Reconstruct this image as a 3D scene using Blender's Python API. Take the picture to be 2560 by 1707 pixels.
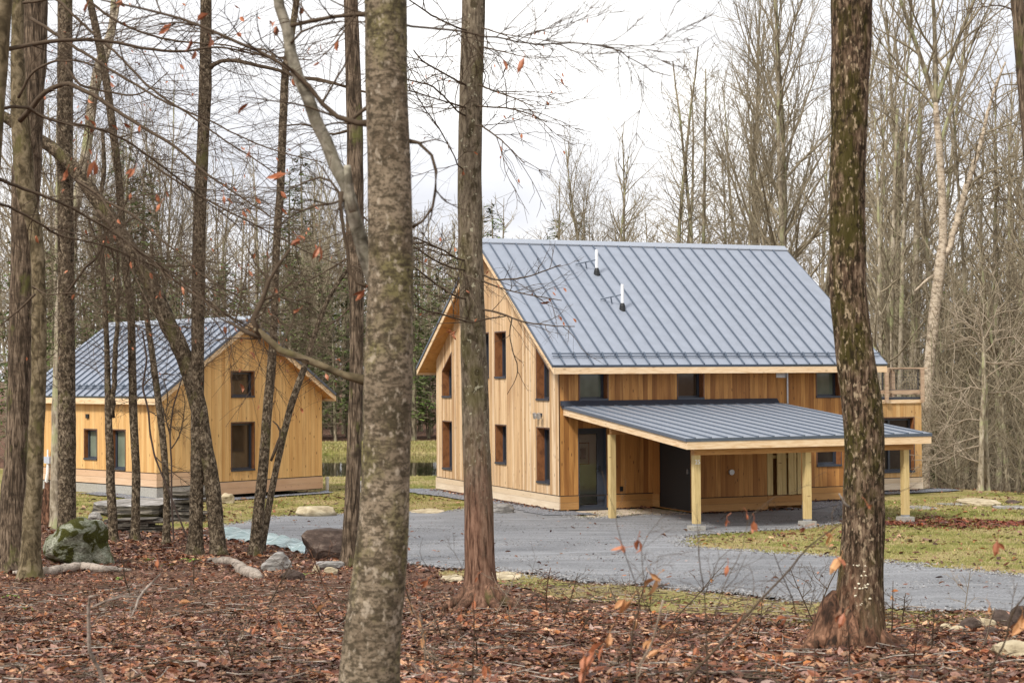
import bpy, bmesh, math, random
import numpy as np
from mathutils import Vector, Matrix, noise as mnoise
from mathutils.geometry import tessellate_polygon, delaunay_2d_cdt
R_ = math.radians
scn = bpy.context.scene
for o_ in list(bpy.data.objects): bpy.data.objects.remove(o_)
COL = scn.collection

# ------------------------------------------------------------------ camera
FOC, PITCH, ROLL, ZC = 4244.83, 0.0198, -0.0060, 3.6355
cp_, sp_ = math.cos(PITCH), math.sin(PITCH)
_F = np.array([0, cp_, sp_]); _U0 = np.array([0, -sp_, cp_]); _R0 = np.array([1., 0, 0])
_R = _R0*math.cos(ROLL)+_U0*math.sin(ROLL); _U = -_R0*math.sin(ROLL)+_U0*math.cos(ROLL)
CAMP = np.array([0, 0, ZC])
cd = bpy.data.cameras.new('camera'); cam = bpy.data.objects.new('camera', cd); COL.objects.link(cam)
cam.matrix_world = Matrix(((_R[0], _U[0], -_F[0], 0), (_R[1], _U[1], -_F[1], 0), (_R[2], _U[2], -_F[2], ZC), (0, 0, 0, 1)))
cd.sensor_width = 36; cd.lens = FOC/2560*36; cd.clip_start = .1; cd.clip_end = 2000
cd.dof.use_dof = True; cd.dof.focus_distance = 40; cd.dof.aperture_fstop = 7.0
scn.camera = cam
# ------------------------------------------------------------------ world, sun
w = bpy.data.worlds.new('World'); scn.world = w; w.use_nodes = True
wt = w.node_tree; wt.nodes.clear()
wo = wt.nodes.new('ShaderNodeOutputWorld'); bg = wt.nodes.new('ShaderNodeBackground')
sky = wt.nodes.new('ShaderNodeTexSky'); sky.sky_type = 'NISHITA'; sky.sun_disc = False
SUN_EL, SUN_AZ = R_(48), R_(215)      # azimuth clockwise from +Y: behind the camera, to its left
sky.sun_elevation = SUN_EL; sky.sun_rotation = SUN_AZ; sky.dust_density = 3; sky.air_density = 1.5
tcn = wt.nodes.new('ShaderNodeTexCoord'); mpn = wt.nodes.new('ShaderNodeMapping'); mpn.inputs['Scale'].default_value = (2, 2, 5)
nz = wt.nodes.new('ShaderNodeTexNoise'); nz.inputs['Scale'].default_value = 1.6; nz.inputs['Detail'].default_value = 5
cr = wt.nodes.new('ShaderNodeValToRGB')
cr.color_ramp.elements[0].position = .40; cr.color_ramp.elements[0].color = (6.5, 6.6, 7.1, 1)
cr.color_ramp.elements[1].position = .62; cr.color_ramp.elements[1].color = (10.5, 10.35, 10.2, 1)
mx = wt.nodes.new('ShaderNodeMixRGB'); mx.inputs[0].default_value = .93
wt.links.new(tcn.outputs['Generated'], mpn.inputs[0]); wt.links.new(mpn.outputs[0], nz.inputs['Vector'])
wt.links.new(nz.outputs['Fac'], cr.inputs[0]); wt.links.new(sky.outputs[0], mx.inputs[1]); wt.links.new(cr.outputs[0], mx.inputs[2])
wt.links.new(mx.outputs[0], bg.inputs[0]); bg.inputs[1].default_value = .088
wt.links.new(bg.outputs[0], wo.inputs[0])
sl = bpy.data.lights.new('sun', 'SUN'); sl.energy = 2.6; sl.angle = R_(10); sl.color = (1, .95, .88)
so = bpy.data.objects.new('sun', sl); COL.objects.link(so)
sd = Vector((math.sin(SUN_AZ)*math.cos(SUN_EL), math.cos(SUN_AZ)*math.cos(SUN_EL), math.sin(SUN_EL)))
so.rotation_euler = sd.to_track_quat('Z', 'Y').to_euler(); so.location = (0, -10, 30)
scn.render.engine = 'CYCLES'
scn.view_settings.view_transform = 'Standard'; scn.view_settings.look = 'None'
scn.view_settings.exposure = 0.7; scn.view_settings.gamma = 1

# ------------------------------------------------------------------ helpers
S = 2560/2352.
def ray(x, y):                      # overview pixel (2352 wide) -> direction
    x, y = x*S, y*S
    return _F+_R*(x-1280)/FOC-_U*(y-853.5)/FOC
def W(x, y, Y):
    r = ray(x, y); return CAMP+r*(Y/r[1])
def PXM(Y): return S*Y/FOC          # metres per overview pixel at distance Y
def Z(ox, oy, s, pts):              # zoom-window pixels -> overview pixels
    return [((ox+p[0]/s)/S, (oy+p[1]/s)/S)+tuple(q/s/S for q in p[2:]) for p in pts]
TY = [-400, -30, 0, 8.7, 13, 17, 21, 24, 28, 33, 38, 42, 60, 68, 400]
TZ = [3.0, 2.4, 2.0, 1.97, 1.46, 1.05, .70, .50, .27, .08, -.04, -.07, -.10, -.16, -.16]
_yy = np.arange(-400, 400, .25); _zz = np.interp(_yy, TY, TZ); _zz = np.convolve(np.pad(_zz, 6, mode='edge'), np.ones(13)/13, 'valid')
def sst(a, b, x):
    t = np.clip((x-a)/(b-a), 0, 1); return t*t*(3-2*t)
def G(x, y):
    x = np.asarray(x, float); y = np.asarray(y, float)
    z = np.interp(y, _yy, _zz)
    z = z+.2*sst(-7.5, -12, x)*sst(30, 42, y)*(1-sst(62, 68, y))
    n = .035*np.sin(1.1*x+.7*y)*np.sin(.6*x-1.3*y+1)+.02*np.sin(2.9*x+1.7*y+2)*np.sin(2.3*y-1.1*x)
    z = z+n*(1-.8*sst(30, 38, y))
    # pond hollow and its far bank
    px = sst(-21, -17, x)*(1-sst(6, 11, x))
    pond = sst(63.5, 66.5, y)*(1-sst(84, 88, y))*px
    z = z-1.3*pond+.24*sst(86, 89.5, y)*px
    z = z+1.5*sst(95, 260, y)*(1-sst(4, 12, x))
    # ground falls away behind the lawn at the right
    z = z-3.2*sst(10.5, 15, x)*sst(53.5, 74, y)-1.2*sst(14, 22, x)*sst(47, 60, y)
    return z
def hit(x, y, y0=5.0, y1=140.):
    r = ray(x, y); ys = np.arange(y0, y1, .05); P = CAMP+r[None]*(ys/r[1])[:, None]
    d = P[:, 2]-G(P[:, 0], P[:, 1]); k = np.argmax(d < 0)
    if not (d < 0).any(): k = len(ys)-1
    return P[k]

class MB:
    def __init__(s): s.V = []; s.F3 = []; s.F4 = []; s.n = 0; s.C = []
    def add(s, v, f, mi=0, col=None):
        v = np.asarray(v, float); f = np.asarray(f, int)
        if len(f): (s.F3 if f.shape[1] == 3 else s.F4).append((f+s.n, mi))
        s.V.append(v); s.n += len(v)
        if col is not None: s.C.append(np.asarray(col, float))
    def box(s, x0, x1, y0, y1, z0, z1, mi=0):
        v = [(x0, y0, z0), (x1, y0, z0), (x1, y1, z0), (x0, y1, z0), (x0, y0, z1), (x1, y0, z1), (x1, y1, z1), (x0, y1, z1)]
        s.add(v, [(0, 3, 2, 1), (4, 5, 6, 7), (0, 1, 5, 4), (1, 2, 6, 5), (2, 3, 7, 6), (3, 0, 4, 7)], mi); return s
    def prism(s, poly, d, mi=0):    # closed prism from a planar 3D polygon and an extrusion vector
        p = np.array(poly, float); n = len(p); q = p+np.array(d, float)
        tris = tessellate_polygon([[Vector(a) for a in p]])
        f3 = [tuple(t) for t in tris]+[(t[0]+n, t[2]+n, t[1]+n) for t in tris]
        f4 = [(i, (i+1) % n, (i+1) % n+n, i+n) for i in range(n)]
        b = s.n; s.add(np.vstack([p, q]), f3, mi); s.F4.append((np.array(f4)+b, mi)); return s
    def tube(s, pts, rad, sides=6, mi=0, cap=True, amp=0, rs=None, flat=None):
        P = np.asarray(pts, float); n = len(P); r = np.asarray(rad, float)*np.ones(n)
        T = np.gradient(P, axis=0); T /= np.linalg.norm(T, axis=1)[:, None]+1e-9
        m = T.mean(0); ref = np.array([1., 0, 0]) if abs(m[2]) > .75 else np.array([0, 0, 1.])
        N = np.cross(T, ref); N /= np.linalg.norm(N, axis=1)[:, None]+1e-9
        B = np.cross(T, N); a = np.arange(sides)*2*math.pi/sides
        rr = r[:, None]*np.ones((1, sides))
        if amp:
            q = rs or random; L = np.cumsum(np.r_[0, np.linalg.norm(np.diff(P, axis=0), axis=1)])[:, None]
            nn = 0
            for _ in range(9):
                k = q.choice([1, 2, 3, 4, 5, 7]); nn = nn+np.sin(k*a[None]+q.uniform(0, 6.3)+L*q.uniform(-1.6, 1.6))*np.sin(L*q.uniform(1, 14)+q.uniform(0, 6.3))/(1+.3*k)
            rr = rr*(1+amp*nn)
        v = P[:, None]+N[:, None]*(np.cos(a)[None, :, None]*rr[..., None])+B[:, None]*(np.sin(a)[None, :, None]*rr[..., None])
        i = np.arange(n-1)[:, None]*sides; j = np.arange(sides)[None]; k = (np.arange(sides)+1) % sides
        f = np.stack([i+j, i+k[None], i+sides+k[None], i+sides+j], -1).reshape(-1, 4)
        b = s.n; s.add(v.reshape(-1, 3), f, mi)
        if cap:
            s.V.append(P[[0, -1]]); s.n += 2; c0 = b+n*sides
            f3 = [(b+(t+1) % sides, b+t, c0) for t in range(sides)]+[(b+(n-1)*sides+t, b+(n-1)*sides+(t+1) % sides, c0+1) for t in range(sides)]
            s.F3.append((np.array(f3), mi))
        return s
    def mesh(s, name, mats, off=(0, 0, 0), smooth=False):
        me = bpy.data.meshes.new(name); V = (np.vstack(s.V)-np.asarray(off, float)).astype(np.float32)
        li = []; tot = []; mi = []
        for F, k in ((s.F3, 3), (s.F4, 4)):
            for f, m in F: li.append(f.ravel()); tot.append(np.full(len(f), k)); mi.append(np.full(len(f), m))
        li = np.concatenate(li).astype(np.int32); tot = np.concatenate(tot).astype(np.int32); mi = np.concatenate(mi).astype(np.int32)
        me.vertices.add(len(V)); me.vertices.foreach_set('co', V.ravel())
        me.loops.add(len(li)); me.loops.foreach_set('vertex_index', li)
        me.polygons.add(len(tot)); me.polygons.foreach_set('loop_start', np.r_[0, np.cumsum(tot)[:-1]].astype(np.int32))
        me.polygons.foreach_set('material_index', mi)
        me.polygons.foreach_set('use_smooth', np.full(len(tot), bool(smooth)))
        for m in (mats if isinstance(mats, (list, tuple)) else [mats]): me.materials.append(m)
        if s.C:
            ca = me.color_attributes.new('col', 'FLOAT_COLOR', 'POINT'); c = np.vstack(s.C); c = np.c_[c, np.ones(len(c))].astype(np.float32)
            ca.data.foreach_set('color', c.ravel())
        me.update(calc_edges=True); me.validate(); return me
    def build(s, name, mats, parent=None, off=(0, 0, 0), smooth=False):
        o = bpy.data.objects.new(name, s.mesh(name, mats, off, smooth)); COL.objects.link(o)
        if parent is not None: o.parent = parent
        else: o.location = off
        return o
def tag(o, label=None, cat=None, group=None, kind=None):
    if label: o['label'] = label
    if cat: o['category'] = cat
    if group: o['group'] = group
    if kind: o['kind'] = kind
    return o
def empty(name, loc, rz=0, **k):
    o = bpy.data.objects.new(name, None); COL.objects.link(o); o.location = tuple(float(a) for a in loc); o.rotation_euler = (0, 0, rz)
    o.empty_display_size = .2; return tag(o, **k)
def copy_tree(o, parent=None):
    c = o.copy(); COL.objects.link(c)
    if parent is not None: c.parent = parent
    for ch in [q for q in CHILD.get(o.name, [])]: copy_tree(ch, c)
    return c
CHILD = {}
def snap_children():
    CHILD.clear()
    for o in bpy.data.objects:
        if o.parent: CHILD.setdefault(o.parent.name, []).append(o)

# ------------------------------------------------------------------ materials
class NT:
    def __init__(s, name):
        s.m = bpy.data.materials.new(name); s.m.use_nodes = True; s.t = s.m.node_tree; s.t.nodes.clear()
        s.out = s.n('ShaderNodeOutputMaterial'); s.b = s.n('ShaderNodeBsdfPrincipled'); s.l(s.b.outputs[0], s.out.inputs[0])
    def n(s, t, **k):
        q = s.t.nodes.new(t)
        for a, v in k.items(): setattr(q, a, v)
        return q
    def l(s, a, b): s.t.links.new(a, b)
    def co(s, scale=(1, 1, 1), kind='Object', rot=(0, 0, 0)):
        t = s.n('ShaderNodeTexCoord'); m = s.n('ShaderNodeMapping'); m.inputs['Scale'].default_value = scale; m.inputs['Rotation'].default_value = rot
        s.l(t.outputs[kind], m.inputs[0]); return m.outputs[0]
    def noise(s, vec, scale, det=4, rough=.55, dist=0, out='Fac'):
        q = s.n('ShaderNodeTexNoise'); q.inputs['Scale'].default_value = scale; q.inputs['Detail'].default_value = det
        q.inputs['Roughness'].default_value = rough; q.inputs['Distortion'].default_value = dist; s.l(vec, q.inputs['Vector']); return q.outputs[out]
    def ramp(s, fac, stops, inter='LINEAR'):
        q = s.n('ShaderNodeValToRGB'); cr = q.color_ramp; cr.interpolation = inter
        while len(cr.elements) < len(stops): cr.elements.new(.5)
        for e, (p, c) in zip(cr.elements, stops):
            e.position = p; e.color = (*c, 1) if isinstance(c, tuple) else (c, c, c, 1)
        s.l(fac, q.inputs[0]); return q.outputs[0]
    def mix(s, f, a, b, mode='MIX'):
        q = s.n('ShaderNodeMixRGB', blend_type=mode)
        for i, v in enumerate((f, a, b)):
            if hasattr(v, 'links') or hasattr(v, 'is_linked'): s.l(v, q.inputs[i])
            else: q.inputs[i].default_value = (*v, 1) if isinstance(v, tuple) else v
        return q.outputs[0]
    def math(s, op, a, b=0, c=None):
        q = s.n('ShaderNodeMath', operation=op)
        for i, v in enumerate((a, b) if c is None else (a, b, c)):
            if hasattr(v, 'is_linked'): s.l(v, q.inputs[i])
            else: q.inputs[i].default_value = v
        return q.outputs[0]
    def fin(s, col, rough=.8, bump=None, bs=.5, bd=.02, spec=.3, metal=0):
        if hasattr(col, 'is_linked'): s.l(col, s.b.inputs['Base Color'])
        else: s.b.inputs['Base Color'].default_value = (*col, 1)
        if hasattr(rough, 'is_linked'): s.l(rough, s.b.inputs['Roughness'])
        else: s.b.inputs['Roughness'].default_value = rough
        s.b.inputs['Specular IOR Level'].default_value = spec; s.b.inputs['Metallic'].default_value = metal
        if bump is not None:
            q = s.n('ShaderNodeBump'); q.inputs['Strength'].default_value = bs; q.inputs['Distance'].default_value = bd
            s.l(bump, q.inputs['Height']); s.l(q.outputs[0], s.b.inputs['Normal'])
        return s.m

def siding(name, axis, cols, pw=.13, gap=.05, kn=1., streak=.5, horizontal=False):
    m = NT(name); t = m.n('ShaderNodeTexCoord'); sp = m.n('ShaderNodeSeparateXYZ'); m.l(t.outputs['Object'], sp.inputs[0])
    a = sp.outputs[{'x': 0, 'y': 1, 'z': 2}[axis]]
    u = m.math('DIVIDE', a, pw); fl = m.math('FLOOR', u); fr = m.math('FRACT', u)
    wn = m.n('ShaderNodeTexWhiteNoise', noise_dimensions='1D'); m.l(fl, wn.inputs['W'])
    base = m.ramp(wn.outputs['Value'], [(0, cols[0]), (.35, cols[1]), (.75, cols[2]), (1, cols[3])])
    # grain runs along the board; each board shifted
    cb = m.n('ShaderNodeCombineXYZ'); m.l(m.math('MULTIPLY', wn.outputs['Value'], 37), cb.inputs[0])
    add = m.n('ShaderNodeVectorMath', operation='ADD'); m.l(t.outputs['Object'], add.inputs[0]); m.l(cb.outputs[0], add.inputs[1])
    mp = m.n('ShaderNodeMapping'); mp.inputs['Scale'].default_value = (3, 3, 45) if horizontal else (34, 34, 2.2)
    if horizontal: mp.inputs['Scale'].default_value = (2.2, 2.2, 34)
    m.l(add.outputs[0], mp.inputs[0])
    g = m.noise(mp.outputs[0], 1, 4, .6, .6)
    c = m.mix(m.ramp(g, [(.35, .55), (.7, 0.)]), base, tuple(x*y for x, y in zip(cols[1], (.74, .66, .55))))
    mp2 = m.n('ShaderNodeMapping'); mp2.inputs['Scale'].default_value = (.8, .8, .8) if horizontal else (7, 7, .5); m.l(add.outputs[0], mp2.inputs[0])
    g2 = m.noise(mp2.outputs[0], 1, 3, .5)
    c = m.mix(m.ramp(g2, [(.45, 0.), (.72, streak)]), c, tuple(x*y for x, y in zip(cols[0], (.62, .5, .42))))
    vo = m.n('ShaderNodeTexVoronoi'); mp3 = m.n('ShaderNodeMapping'); mp3.inputs['Scale'].default_value = (5.5, 5.5, 9) if horizontal else (9, 9, 3.2); m.l(add.outputs[0], mp3.inputs[0])
    m.l(mp3.outputs[0], vo.inputs['Vector']); vo.inputs['Scale'].default_value = 1
    rnd = m.n('ShaderNodeSeparateXYZ'); m.l(vo.outputs['Color'], rnd.inputs[0])
    kf = m.math('MULTIPLY', m.ramp(vo.outputs['Distance'], [(.10, .75*kn), (.19, 0.)]), m.ramp(rnd.outputs[0], [(.5, 0.), (.55, 1.)]))
    c = m.mix(kf, c, (.10, .045, .02))
    groove = m.ramp(fr, [(0, 1.), (gap, 0.)]) if not horizontal else m.ramp(fr, [(0, 1.), (.03, 0.)])
    c = m.mix(m.math('MULTIPLY', groove, .75), c, (.05, .025, .012))
    if horizontal: return m.fin(c, .65, None, spec=.3)
    h = m.math('SUBTRACT', 0., groove)
    return m.fin(c, .62, h, .5, .008, .3)

M = {}
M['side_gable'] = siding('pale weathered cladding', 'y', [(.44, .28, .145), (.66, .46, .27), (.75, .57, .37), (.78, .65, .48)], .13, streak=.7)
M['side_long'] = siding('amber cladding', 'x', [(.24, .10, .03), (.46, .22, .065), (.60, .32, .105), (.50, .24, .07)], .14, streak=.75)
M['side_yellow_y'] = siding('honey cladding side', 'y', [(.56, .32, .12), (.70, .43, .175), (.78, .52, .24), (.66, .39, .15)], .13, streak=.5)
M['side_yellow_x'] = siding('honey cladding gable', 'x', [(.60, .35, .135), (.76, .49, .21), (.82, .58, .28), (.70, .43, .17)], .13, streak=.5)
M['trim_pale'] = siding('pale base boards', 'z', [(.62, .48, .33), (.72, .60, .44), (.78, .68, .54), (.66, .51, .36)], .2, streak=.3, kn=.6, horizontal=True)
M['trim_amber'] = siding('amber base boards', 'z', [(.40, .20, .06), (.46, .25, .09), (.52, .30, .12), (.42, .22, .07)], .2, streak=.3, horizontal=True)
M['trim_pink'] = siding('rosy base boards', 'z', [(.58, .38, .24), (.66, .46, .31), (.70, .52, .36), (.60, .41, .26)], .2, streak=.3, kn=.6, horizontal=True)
def wood(name, cols, sc=(3, 3, 30), kn=.7):
    m = NT(name); v = m.co(sc); g = m.noise(v, 1, 4, .6, .5)
    c = m.ramp(g, [(.3, cols[0]), (.5, cols[1]), (.75, cols[2])])
    v2 = m.co((2.2, 2.2, 7)); vo = m.n('ShaderNodeTexVoronoi'); m.l(v2, vo.inputs['Vector']); vo.inputs['Scale'].default_value = 1
    c = m.mix(m.ramp(vo.outputs['Distance'], [(.05, kn), (.15, 0.)]), c, (.16, .07, .025))
    return m.fin(c, .65, None, spec=.3)
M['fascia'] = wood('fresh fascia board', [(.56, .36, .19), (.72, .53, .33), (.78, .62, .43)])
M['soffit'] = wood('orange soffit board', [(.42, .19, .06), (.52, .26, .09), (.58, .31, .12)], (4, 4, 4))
M['beam'] = wood('amber beam', [(.36, .17, .06), (.48, .25, .09), (.55, .32, .13)])
M['post'] = wood('treated yellow post', [(.42, .30, .13), (.56, .42, .19), (.62, .49, .25)], (25, 25, 2))
M['reveal'] = wood('red brown reveal board', [(.13, .05, .02), (.24, .095, .035), (.30, .13, .05)], (8, 8, 5))
M['rail'] = wood('grey brown rail', [(.30, .20, .13), (.45, .32, .22), (.52, .40, .28)])
def plain(name, c, rough=.5, spec=.4, metal=0, nsc=40, amt=.15):
    m = NT(name); n = m.noise(m.co(), nsc, 4)
    col = m.ramp(n, [(.3, tuple(x*(1-amt) for x in c)), (.7, tuple(min(1, x*(1+amt)) for x in c))])
    return m.fin(col, rough, n, .1, .003, spec, metal)
M['metal'] = plain('blue grey standing seam metal', (.285, .315, .37), .45, .5, .35, 3, .07)
M['metal_dark'] = plain('dark seam metal', (.10, .125, .165), .4, .5, .2)  # dark trim and guards; on the seams it paints in reflected dark woods
M['metal_cap'] = plain('ridge cap metal', (.33, .36, .41), .45, .5, .3)
M['metal_porch'] = plain('leaf dusted porch metal', (.30, .33, .38), .4, .5, .35, 30, .2)
M['slate'] = plain('charcoal window metal', (.035, .042, .058), .35, .5)
M['black'] = plain('black painted door', (.018, .019, .02), .5, .3)
M['white_pvc'] = plain('white pipe', (.75, .76, .78), .35)
M['grey_box'] = plain('grey electrical box', (.42, .45, .52), .4)
M['yellow'] = plain('yellow cord', (.7, .45, .08), .5)
M['galv'] = plain('galvanised steel', (.45, .47, .5), .35, .5, .7)
M['concrete'] = plain('concrete', (.34, .325, .29), .85, .2, 0, 25, .2)
M['patio'] = plain('tan concrete slab', (.50, .42, .33), .85, .2, 0, 12, .15)
M['found'] = plain('dark foundation', (.035, .03, .028), .9, .1)
def glass(name, tint):
    m = NT(name); n = m.noise(m.co((1, 1, .6)), 2.5, 2)
    return m.fin(m.ramp(n, [(.3, tint), (.7, tuple(x*1.6 for x in tint))]), .04, n, .02, .01, .6)
M['glass'] = glass('dark window glass', (.022, .02, .016)); M['glass_green'] = glass('greenish window glass', (.11, .13, .10))
M['glass_brown'] = glass('brownish window glass', (.045, .03, .018))
m = NT('clear door glass'); gl = m.n('ShaderNodeBsdfGlossy'); gl.inputs['Roughness'].default_value = .02; tr = m.n('ShaderNodeBsdfTransparent'); tr.inputs[0].default_value = (.92, .93, .88, 1)
fr = m.n('ShaderNodeFresnel'); fr.inputs[0].default_value = 1.7; ms = m.n('ShaderNodeMixShader'); m.l(fr.outputs[0], ms.inputs[0]); m.l(tr.outputs[0], ms.inputs[1]); m.l(gl.outputs[0], ms.inputs[2]); m.l(ms.outputs[0], m.out.inputs[0])
M['glass_clear'] = m.m

def bark(name, light, mid, dark, moss=None, mossamt=.5, sc=(14, 14, 2.5), blotch=3., bump=.6, lichen=None, lo=.38, hi=.62, hblot=(1, 1, 1.6)):
    m = NT(name); v = m.co(sc); g = m.noise(v, 1, 6, .62, .8)
    c = m.ramp(g, [(lo, dark), ((lo+hi)/2, mid), (hi, light)])
    b = m.noise(m.co(hblot), blotch, 4, .6)
    c = m.mix(m.ramp(b, [(.48, 0.), (.66, .75)]), c, dark)
    if moss: c = m.mix(m.ramp(m.noise(m.co((1, 1, .5)), 2.2, 5, .65), [(.62-mossamt*.25, 0.), (.72-mossamt*.25, .85)]), c, moss)
    if lichen: c = m.mix(m.ramp(m.noise(m.co(), 9, 3, .6), [(.60, 0.), (.66, .8)]), c, lichen)
    return m.fin(c, .9, g, bump, .008, .15)
m = NT('pale blotchy beech bark')
def layer(c, vec, sc, det, lo, hi, amt, col, rough=.6): return m.mix(m.ramp(m.noise(vec, sc, det, rough), [(lo, 0.), (hi, amt)]), c, col)
c = m.ramp(m.noise(m.co(), 5, 4, .6), [(.35, (.14, .105, .07)), (.65, (.29, .23, .16))])
c = layer(c, m.co((1, 1, .6)), 4.5, 4, .50, .60, .7, (.15, .135, .05)); c = layer(c, m.co((1, 1, 1.8)), 24, 6, .47, .58, .85, (.045, .034, .02), .7)
c = layer(c, m.co((1, 1, .7)), 5.5, 6, .54, .64, .7, (.04, .033, .016), .7); c = layer(c, m.co((6, 6, 62)), 1, 3, .56, .64, .65, (.05, .038, .024))
c = layer(c, m.co((1, 1, 1.4)), 60, 4, .52, .60, .7, (.05, .04, .025)); c = layer(c, m.co((1, 1, .7)), 30, 5, .57, .66, .65, (.44, .37, .28))
M['b_beech'] = m.fin(c, .9, m.noise(m.co((1, 1, 1.5)), 30, 4), .5, .006, .15)
M['b_limb'] = bark('pale grey beech limb bark', (.34, .31, .245), (.21, .19, .14), (.06, .05, .035), None, 0, (12, 12, 12), 9., .3, lo=.3, hi=.55)
m = NT('olive grey bark turning red brown at the foot'); sp_z = m.n('ShaderNodeSeparateXYZ'); m.l(m.co(), sp_z.inputs[0])
c = m.ramp(m.noise(m.co((34, 34, 9)), 1, 5, .65), [(.36, (.075, .058, .04)), (.5, (.145, .115, .08)), (.66, (.23, .19, .135))])
c = layer(c, m.co((1, 1, .5)), 3.5, 5, .5, .62, .6, (.095, .085, .03)); c = layer(c, m.co((1, 1, .7)), 9, 5, .56, .62, .8, (.045, .035, .018)); c = layer(c, m.co(), 16, 4, .62, .66, .7, (.40, .38, .27))
red = m.ramp(m.noise(m.co((26, 26, 3.5)), 1, 6, .65), [(.36, (.04, .02, .013)), (.5, (.15, .082, .054)), (.66, (.26, .155, .105))])
hz = m.math('ADD', sp_z.outputs[2], m.math('MULTIPLY', m.noise(m.co((3, 3, .5)), 1, 4), 3.2)); c = m.mix(m.ramp(m.math('DIVIDE', hz, 6.), [(.42, 1.), (.62, 0.)]), c, red)
M['b_ash'] = m.fin(c, .9, m.noise(m.co((30, 30, 6)), 1, 6, .65), .8, .012, .12)
M['b_ashred'] = bark('reddish brown peeling bark', (.25, .14, .09), (.15, .08, .052), (.05, .028, .018), (.09, .08, .03), .2, (26, 26, 3.5), 3., .8)
m = NT('rough mossy bark')
c = m.ramp(m.noise(m.co((38, 38, 7)), 1, 6, .65), [(.40, (.025, .016, .01)), (.52, (.115, .075, .048)), (.62, (.23, .165, .11))])
c = layer(c, m.co((1, 1, .45)), 3.2, 6, .47, .56, .85, (.052, .045, .011), .7); c = layer(c, m.co((1, 1, .6)), 26, 5, .52, .60, .85, (.018, .013, .007))
c = layer(c, m.co((1, 1, .45)), 34, 5, .57, .64, .8, (.40, .31, .20)); c = layer(c, m.co((1, 1, .3)), 1.1, 4, .55, .66, .55, (.24, .175, .125)); c = layer(c, m.co((60, 60, 3)), 1, 3, .60, .66, .7, (.02, .013, .008))
red = m.ramp(m.noise(m.co((40, 40, 8)), 1, 6, .65), [(.38, (.03, .015, .01)), (.52, (.14, .07, .042)), (.64, (.27, .15, .095))])
sp_z = m.n('ShaderNodeSeparateXYZ'); m.l(m.co(), sp_z.inputs[0]); hz = m.math('ADD', sp_z.outputs[2], m.math('MULTIPLY', m.noise(m.co((4, 4, 1.2)), 1, 4), 1.6)); c = m.mix(m.ramp(m.math('DIVIDE', hz, 3.), [(.32, .9), (.5, 0.)]), c, red)
M['b_moss'] = m.fin(c, .95, m.noise(m.co((38, 38, 7)), 1, 6, .65), 1, .015, .1)
M['b_rough'] = bark('dark furrowed bark', (.22, .165, .115), (.105, .075, .05), (.028, .02, .013), (.11, .11, .035), .2, (24, 24, 3.), 2.6, 1.)
M['b_speck'] = bark('speckled grey brown bark', (.25, .20, .14), (.09, .066, .042), (.022, .016, .01), (.10, .09, .035), .2, (22, 22, 15), 6., .8)
M['b_smooth'] = bark('olive smooth sapling bark', (.22, .175, .11), (.14, .108, .062), (.055, .042, .023), (.10, .09, .032), .3, (10, 10, 6), 4., .3)
M['b_birch'] = bark('pale peeling birch bark', (.50, .42, .32), (.34, .265, .185), (.09, .062, .04), None, 0, (9, 9, 22), 5., .5, lo=.3, hi=.5)
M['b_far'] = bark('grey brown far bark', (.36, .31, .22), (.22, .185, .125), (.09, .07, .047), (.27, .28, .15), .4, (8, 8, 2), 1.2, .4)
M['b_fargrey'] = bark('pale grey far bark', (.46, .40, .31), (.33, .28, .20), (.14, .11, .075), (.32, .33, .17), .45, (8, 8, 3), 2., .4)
M['twig'] = plain('grey brown twig', (.085, .062, .042), .9, .1)
M['twig_pale'] = plain('pale twig', (.34, .28, .21), .9, .1)
M['twig_mid'] = plain('mid twig', (.26, .21, .155), .9, .1)
M['twig_dark'] = plain('dark twig', (.075, .055, .045), .9, .1)
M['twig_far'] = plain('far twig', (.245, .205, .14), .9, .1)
M['dead'] = bark('bleached dead wood', (.37, .315, .265), (.22, .185, .15), (.07, .055, .042), None, 0, (5, 30, 30), 3., .5, lo=.25, hi=.55)
M['rot'] = bark('rotten red brown wood', (.26, .14, .085), (.12, .06, .036), (.025, .015, .01), None, 0, (18, 18, 4), 3., 1.)
def attrmat(name, rough=.55, spec=.35):
    m = NT(name); a = m.n('ShaderNodeAttribute', attribute_name='col'); n = m.noise(m.co(), 60, 3)
    c = m.mix(m.ramp(n, [(.3, .0), (.7, .35)]), a.outputs['Color'], (.05, .025, .015)); m.fin(c, rough, None, spec=spec); return m.m
M['leaf'] = attrmat('dead leaf'); M['blade'] = attrmat('blade', .7, .2)
m = NT('hemlock needles'); n = m.noise(m.co(), 1.5, 4); M['needle'] = m.fin(m.ramp(n, [(.3, (.04, .07, .016)), (.55, (.10, .145, .032)), (.75, (.20, .25, .065))]), .7, spec=.2)
m = NT('brown beech leaf'); n = m.noise(m.co(), 14, 3); M['bleaf'] = m.fin(m.ramp(n, [(.35, (.23, .075, .035)), (.65, (.42, .16, .075))]), .5, spec=.3)
m = NT('tan dead leaf'); n = m.noise(m.co(), 14, 3); M['tleaf'] = m.fin(m.ramp(n, [(.35, (.34, .15, .06)), (.65, (.54, .30, .14))]), .5, spec=.3)
m = NT('fern green'); n = m.noise(m.co(), 14, 3); M['fern'] = m.fin(m.ramp(n, [(.35, (.12, .22, .03)), (.65, (.30, .42, .09))]), .6, spec=.2)

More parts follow.
